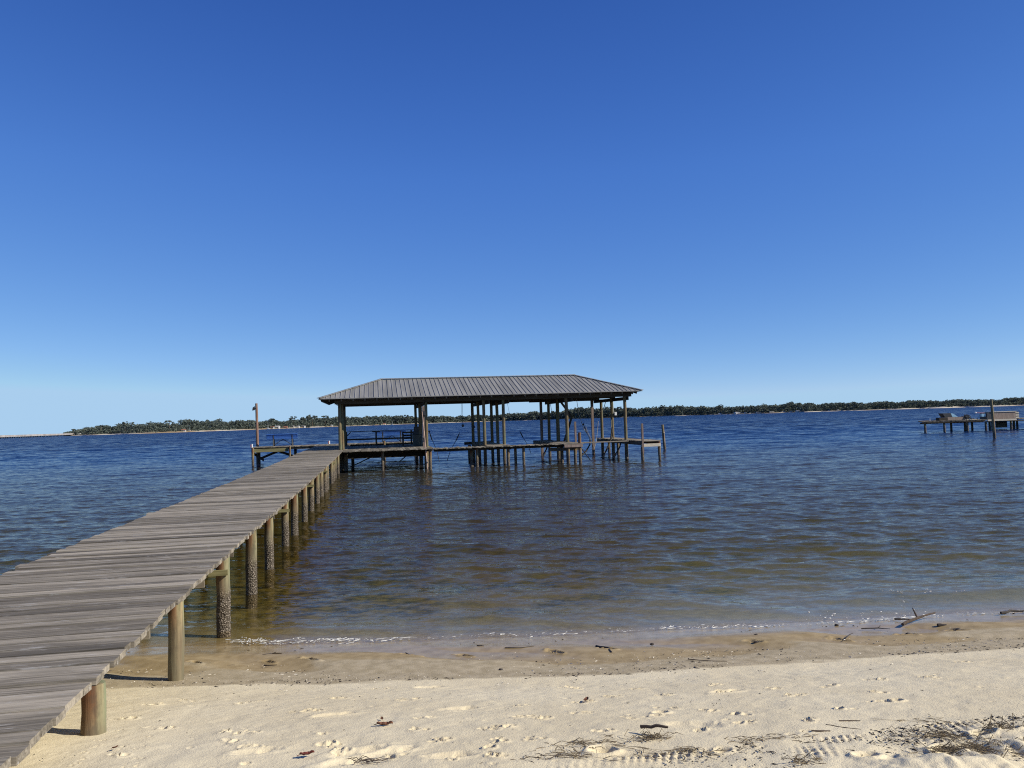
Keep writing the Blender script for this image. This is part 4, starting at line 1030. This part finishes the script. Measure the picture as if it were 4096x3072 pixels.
# ------------------------------------------------------------------ things lying on the beach
def stick(pts_px, r, label, mat='stick', lift=.0, fork=None, cat='driftwood', name='driftwood_stick', group=None):
    pts = []
    for i, q in enumerate(pts_px):
        g = ground(q[0], q[1]); pts.append(Vector((g.x, g.y, max(g.z, 0.0) + r * .7 + (q[2] if len(q) > 2 else 0) + lift)))
    c = pts[0].copy(); fine = []
    for i in range(len(pts) - 1):
        for t in (0, .33, .66): fine.append(pts[i].lerp(pts[i+1], t) - c + Vector((random.uniform(-1, 1), random.uniform(-1, 1), random.uniform(-.3, .5))) * r * .5)
    fine.append(pts[-1] - c)
    n = len(fine); m = MB(); r *= .75; m.tube(fine, [r * (1.1 - .6 * i / (n - 1)) * random.uniform(.85, 1.1) for i in range(n)], 7, True, .12)
    if fork:
        a = fine[n // 2]; m.tube([a, a + Vector(fork) * .5, a + Vector(fork)], [r * .7, r * .55, r * .3], 6, True, .1)
    o = m.build(name, M[mat], None, True); o.location = c; return tag(o, label, cat, group)
S = z4p
stick([S(1395, 290), S(1505, 292)], .011, 'dark straight stick at the water edge left of the forked branch', 'stick2', .01)
stick([S(1440, 328), (*S(1540, 300), .02), (*S(1650, 272), .03)], .020, 'forked reddish brown branch washed up at the water edge on the right', 'stick', .01, (-.02, .05, .09))
stick([S(1180, 343), S(1290, 340), S(1365, 345)], .008, 'thin crooked dark stick lying below the straight stick at the water edge', 'stick2', 0, (.03, .02, .02))
stick([S(1670, 330), S(1720, 326)], .022, 'short dark wood chunk right of the forked branch', 'stick2')
stick([S(2070, 255), (*S(2130, 248), .01), S(2300, 240)], .018, 'thick dark driftwood log cut off by the right edge of the water line', 'stick2', .01)
stick([S(1990, 335), S(2130, 345)], .010, 'dark curved stick on wet sand at the far right', 'stick2')
stick([S(1750, 345), S(1900, 330), S(2050, 322), S(2212, 312)], .005, 'long thin dark strand of driftwood along the wet sand at the right', 'stick2')
stick([S(1080, 405), S(1110, 378), S(1130, 372)], .007, 'small bent twig on the wet ridge left of the driftwood group', 'stick2')
stick([S(80, 535), S(200, 545), S(330, 548)], .005, 'thin brown stick on damp sand at the left of the driftwood group', 'stick')
stick([S(1040, 930), S(1175, 928)], .005, 'thin reddish twig lying on dry pale sand on the right', 'stick')
stick([S(955, 958), S(1080, 975), S(1180, 985)], .006, 'slim dark twig along the upper edge of the tyre marks', 'stick')
stick([S(870, 1000), S(985, 998)], .009, 'short dark stick on the edge of the tyre marked sand', 'stick')
stick([S(690, 940), S(795, 990)], .004, 'thin oblique twig on dry sand left of the tyre marks', 'stick')
stick([z3p(2000, 1005), (*z3p(2090, 1012), .01), (*z3p(2170, 1022), .012)], .013, 'thick reddish stick lying on the clump of dry weed in the foreground', 'stick', .025)
stick([z3p(1710, 455), z3p(1790, 468), z3p(1812, 492)], .013, 'dark curved strip of bark on the wet sand ridge', 'stick2')
stick([z3p(1135, 463), z3p(1240, 462), z3p(1320, 453)], .007, 'dark thin stick at the swash edge in the middle of the beach', 'stick2')
stick([z3p(510, 500), z3p(565, 525)], .011, 'short dark stick on the wet ridge left of the middle', 'stick2')
stick([z3p(135, 565), z3p(250, 562), z3p(470, 550)], .004, 'long thin dark stem along the damp sand left of the middle', 'stick2')
stick([z2p(1655, 512), z2p(1720, 500), z2p(1780, 498)], .009, 'short dark forked twig at the water edge near the pier', 'stick2', 0, (.04, .0, .015))
stick([z2p(1435, 578), z2p(1485, 572)], .007, 'tiny dark twig on wet sand right of the second pier pile', 'stick2')
stick([z2p(1670, 575), z2p(1750, 572)], .009, 'dark flattened twig on the wet sand ridge near the pier', 'stick2')
stick([z3p(960, 452), z3p(1005, 453)], .010, 'small black wood scrap at the middle of the swash edge', 'stick2')
for lab, q, r in [('round black stone at the water edge on the right', S(1025, 322), .020), ('dark wood lump on the wet ridge left of the driftwood group', S(515, 388), .022), ('dark lump with a small shadow on the wet ridge under the first lump', S(512, 432), .02),
                  ('brown lump at the right end of the wet sand ridge', S(1795, 352), .022), ('greyish lump standing on the wet ridge', S(1478, 378), .02), ('dark flat lump on wet sand in the middle right', z3p(2065, 441), .018), ('small dark lump on damp sand right of the middle', z3p(1110, 603), .018)]:
    g = ground(*q); m = MB(); r *= .75; m.ball((0, 0, 0), r, 9, 7, (1.5, 1, .8), .18); o = m.build('driftwood_lump', M['stick2'], None, True); o.location = (g.x, g.y, max(g.z, 0) + r * .5); tag(o, lab, 'driftwood lump')
def leaf(q, s, label, mat):
    g = ground(*q); m = MB(); r = random.Random(int(q[0]))
    o = tag(empty('dry_leaf', (g.x, g.y, g.z + .004), r.uniform(0, 3)), label, 'leaf')
    vs = []; n = 11
    for i in range(n):
        t = -1 + 2 * i / (n - 1); w = (1 - t * t) ** .7 * .45 * (1 + .25 * math.sin(i * 2.4)); z = .25 * abs(t) + .06 * math.sin(i * 1.7)
        vs += [(t * s, -w * s, (z + .28) * s * .8), (t * s, 0, z * s * .8), (t * s, w * s, (z + .24) * s * .8)]
    fs = []
    for i in range(n - 1):
        a = i * 3; fs += [(a, a+3, a+4, a+1), (a+1, a+4, a+5, a+2)]
    vs2 = [(x, y, z + .002) for x, y, z in vs]; k = len(vs)
    m.add(vs + vs2, [tuple(reversed(f)) for f in fs] + [tuple(i + k for i in f) for f in fs]); m.build('blade', M[mat], o)
    m = MB(); m.tube([(-s, 0, .2*s), (-1.35*s, .05*s, .1*s)], s * .05, 5); m.build('stem', M[mat], o)
leaf(z2p(1940, 1143), .035, 'curled dark red leaf on dry sand right of the first pier pile', 'leaf')
leaf(z3p(378, 955), .045, 'reddish brown folded leaf on dry sand left of the middle', 'leaf2')
leaf(z3p(1650, 795), .03, 'small brown leaf scrap among tracks right of the middle', 'leaf2')
leaf(z2p(728, 1098), .016, 'tiny brown leaf near the bird tracks beside the pier', 'leaf2')
leaf(z3p(360, 915), .018, 'tiny brown leaf just above the reddish folded leaf', 'leaf2')

def clump(q, n, L, w, hgt, label, seed, mat='weed', cat='seaweed clump', name='seaweed_clump'):
    r = random.Random(seed); g = ground(*q); m = MB()
    for k in range(int(n * .6)):
        a = r.gauss(0, .9) + (math.pi if r.random() < .5 else 0); x = r.gauss(0, w); y = r.gauss(0, w * .45); l = L * r.uniform(.25, .8)
        z = abs(r.gauss(0, hgt)); c1 = r.uniform(-.4, .4)
        gx, gy = g.x + x, g.y + y; dz = float(sand_base(gx, gy)) - g.z
        m.tube([(x, y, dz + z * .4), (x + l*.5*math.cos(a), y + l*.5*math.sin(a)*.6, dz + z), (x + l*math.cos(a + c1), y + l*math.sin(a + c1)*.6, dz + z*.5 + .003)], [.0016, .0015, .0008], 4, False)
    st = [m.v[i] for i in range(0, len(m.v), 12)]; st.sort(key=lambda q: q[0] + .6 * q[1])
    m.tube(st, .0006, 3, False)
    o = m.build(name, M[mat]); o.location = (g.x, g.y, g.z + .002); return tag(o, label, cat)
clump(z3p(2060, 1040), 90, .10, .055, .022, 'dry weed clump under the thick reddish stick', 1)
clump(z3p(1660, 1080), 80, .12, .10, .012, 'flat strewn weed clump left of the foreground stick', 2)
clump(z3p(1540, 1150), 50, .12, .07, .012, 'small brown weed clump at the bottom middle of the beach', 3)
clump(z3p(2060, 1135), 26, .14, .07, .008, 'thin line of weed right of the shoe print in the foreground', 4)
clump(z3p(245, 1190), 30, .13, .05, .016, 'bundle of dry brown twigs at the bottom left of the middle', 5, 'stick', 'twig bundle', 'twig_bundle')
clump(z3p(1370, 1165), 36, .14, .10, .008, 'sparse twigs at the bottom edge left of the weed clumps', 6, 'stick', 'twig bundle', 'twig_bundle')
clump(S(1650, 1030), 110, .10, .10, .02, 'grey brown weed clump on the churned sand at the right', 7)
clump(S(2140, 1000), 120, .12, .07, .035, 'tufted dark weed clump at the right edge', 8)
clump(S(2060, 1110), 200, .12, .11, .03, 'largest dark green brown weed heap in the bottom right corner', 9)
clump(S(1730, 1120), 90, .10, .05, .02, 'dark weed clump filling a hollow near the bottom right corner', 10)
clump(S(110, 1125), 50, .10, .08, .012, 'dark weed scraps at the left end of the tyre marks', 11)
clump(S(760, 1035), 40, .09, .06, .010, 'small dark weed scraps on the upper edge of the tyre marks', 12)
clump(S(470, 1055), 40, .09, .06, .012, 'little weed tuft by the tyre marks left of the pale hollow', 13)
clump(S(830, 1190), 60, .09, .05, .016, 'brown weed tuft inside the tyre marks at the bottom', 14)
clump(S(1870, 1170), 90, .11, .09, .02, 'loose weed clump at the bottom edge right of the hollow', 15)
clump(S(1600, 925), 30, .08, .09, .006, 'thin wisps of weed along the top of the tyre marks on the right', 16)

# fine litter: shell grit, weed scraps and pebbles nobody could count
def litter(name, mat, spots, seed):
    r = random.Random(seed); m = MB()
    for (x, y, s) in spots:
        z = float(sand_base(x, y)); a = r.uniform(0, 3.14); l = s * r.uniform(.7, 2.2); w = s * r.uniform(.25, .5); h = s * .35
        c, n = math.cos(a) * l, math.sin(a) * l; e, f = -math.sin(a) * w, math.cos(a) * w
        m.add([(x-c, y-n, z), (x+e, y+f, z), (x+c, y+n, z), (x-e, y-f, z), (x+r.uniform(-.3,.3)*l, y, z+h+.002)], [(0,4,1), (1,4,2), (2,4,3), (3,4,0)])
    return tag(m.build(name, mat), kind='stuff')
r_ = random.Random(77); dark = []; pale = []
def inv_s(x, z):                           # distance at which the sand has height z in column x
    lo, hi = 3.0, 9.0
    for _ in range(18):
        md = (lo + hi) / 2
        if float(sand_base(x, md)) > z: lo = md
        else: hi = md
    return lo
TAB = {z: [inv_s(x, z) for x in np.linspace(-5, 6.5, 47)] for z in (.143, .115, .09, .02)}
def line_y(x, z): return float(np.interp(x, np.linspace(-5, 6.5, 47), TAB[z]))
for z, n, sg in [(.143, 1100, .06), (.115, 420, .12), (.09, 420, .05), (.02, 90, .06)]:
    for k in range(n):
        x = r_.uniform(-4.2, 6)
        if .5 + .5 * math.sin(x * 2.3 + z * 40) + .4 * math.sin(x * 6.1) < r_.random() * 1.0: continue
        dark.append((x, line_y(x, z) + r_.gauss(0, sg), abs(r_.gauss(0, .006)) + .0025))
for k in range(900):
    x = r_.uniform(-4.2, 6); dark.append((x, r_.uniform(2.9, 6.3), abs(r_.gauss(0, .003)) + .0012))
a0 = E0
for k in range(1500):                      # scraps along and below the tyre marks
    t = r_.random() ** .7; p = E0.lerp(E1, t * 1.15 - .12); b = abs(r_.gauss(0, .22)) - .02
    dark.append((p.x + _bb.x * b, p.y + _bb.y * b, abs(r_.gauss(0, .0045)) + .0015))
for k in range(1500):
    x = r_.uniform(-4.2, 6); y = line_y(x, .115) + r_.gauss(0, .28)
    pale.append((x, y, abs(r_.gauss(0, .004)) + .0015))
litter('beach_litter', M['stick2'], dark, 1)
litter('shell_grit', plain('shell_white', (.66, .61, .52), .7, var=.1), pale, 2)

# ------------------------------------------------------------------ light, sky, camera
ELEV, AZ = math.radians(34), math.radians(105)          # azimuth clockwise from straight ahead
sd_ = Vector((math.cos(ELEV) * math.sin(AZ), math.cos(ELEV) * math.cos(AZ), math.sin(ELEV)))
sun = bpy.data.lights.new('sun', 'SUN'); sun.energy = 5.0; sun.angle = math.radians(.5); sun.color = (1, .93, .80)
so = bpy.data.objects.new('sun', sun); COL.objects.link(so); so.rotation_euler = (-sd_).to_track_quat('-Z', 'Y').to_euler(); so.location = (20, -10, 30)
wd = bpy.data.worlds.new('World'); SC.world = wd; wd.use_nodes = True; nt = wd.node_tree; nt.nodes.clear()
sky = nt.nodes.new('ShaderNodeTexSky'); sky.sky_type = 'NISHITA'; sky.sun_disc = False; sky.sun_elevation = ELEV; sky.sun_rotation = AZ
sky.altitude = 0; sky.air_density = .5; sky.dust_density = 0; sky.ozone_density = 1.0
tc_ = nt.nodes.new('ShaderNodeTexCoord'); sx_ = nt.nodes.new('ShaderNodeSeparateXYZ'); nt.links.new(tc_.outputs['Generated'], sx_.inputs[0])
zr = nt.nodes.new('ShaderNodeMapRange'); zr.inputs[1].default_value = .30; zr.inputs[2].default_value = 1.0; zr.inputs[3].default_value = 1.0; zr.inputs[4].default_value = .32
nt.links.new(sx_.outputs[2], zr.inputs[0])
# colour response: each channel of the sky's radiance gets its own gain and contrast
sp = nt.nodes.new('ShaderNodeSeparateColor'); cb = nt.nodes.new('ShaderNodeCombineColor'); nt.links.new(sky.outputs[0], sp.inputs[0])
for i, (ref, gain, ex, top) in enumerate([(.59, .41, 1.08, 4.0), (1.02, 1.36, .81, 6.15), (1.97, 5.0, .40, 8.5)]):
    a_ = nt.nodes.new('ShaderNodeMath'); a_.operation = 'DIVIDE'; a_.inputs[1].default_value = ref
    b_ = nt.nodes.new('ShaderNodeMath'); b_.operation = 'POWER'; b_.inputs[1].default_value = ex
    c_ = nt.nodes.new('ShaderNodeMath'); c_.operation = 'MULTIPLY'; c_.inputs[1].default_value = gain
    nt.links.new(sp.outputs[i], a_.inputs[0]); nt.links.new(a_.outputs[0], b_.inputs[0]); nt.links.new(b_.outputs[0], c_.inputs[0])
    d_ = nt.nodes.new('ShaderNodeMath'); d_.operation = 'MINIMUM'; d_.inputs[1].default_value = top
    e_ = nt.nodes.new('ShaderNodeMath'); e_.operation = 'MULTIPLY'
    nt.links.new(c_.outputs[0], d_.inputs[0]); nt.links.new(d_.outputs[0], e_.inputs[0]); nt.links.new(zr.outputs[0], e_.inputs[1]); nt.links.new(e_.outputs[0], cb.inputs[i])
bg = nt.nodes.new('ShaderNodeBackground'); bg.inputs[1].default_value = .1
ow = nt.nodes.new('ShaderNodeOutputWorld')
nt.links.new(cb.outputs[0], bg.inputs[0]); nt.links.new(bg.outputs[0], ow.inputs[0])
cam = bpy.data.cameras.new('camera'); co = bpy.data.objects.new('camera', cam); COL.objects.link(co); SC.camera = co
cam.sensor_fit = 'HORIZONTAL'; cam.sensor_width = 36; cam.lens = 36 * F / 1024; cam.clip_start = .05; cam.clip_end = 20000
co.matrix_world = Matrix.Translation((0, 0, H)) @ Matrix.Rotation(math.pi/2 + PITCH, 4, 'X') @ Matrix.Rotation(-ROLL, 4, 'Z')
SC.view_settings.view_transform = 'Standard'; SC.view_settings.look = 'None'; SC.view_settings.exposure = .0; SC.view_settings.gamma = 1.0
SC.cycles.use_denoising = False; SC.cycles.use_adaptive_sampling = False; SC.cycles.filter_width = 1.1; SC.cycles.sample_clamp_indirect = 4
SC.cycles.max_bounces = 8; SC.cycles.transparent_max_bounces = 12; SC.cycles.glossy_bounces = 3; SC.cycles.diffuse_bounces = 2; SC.cycles.caustics_reflective = False; SC.cycles.caustics_refractive = False
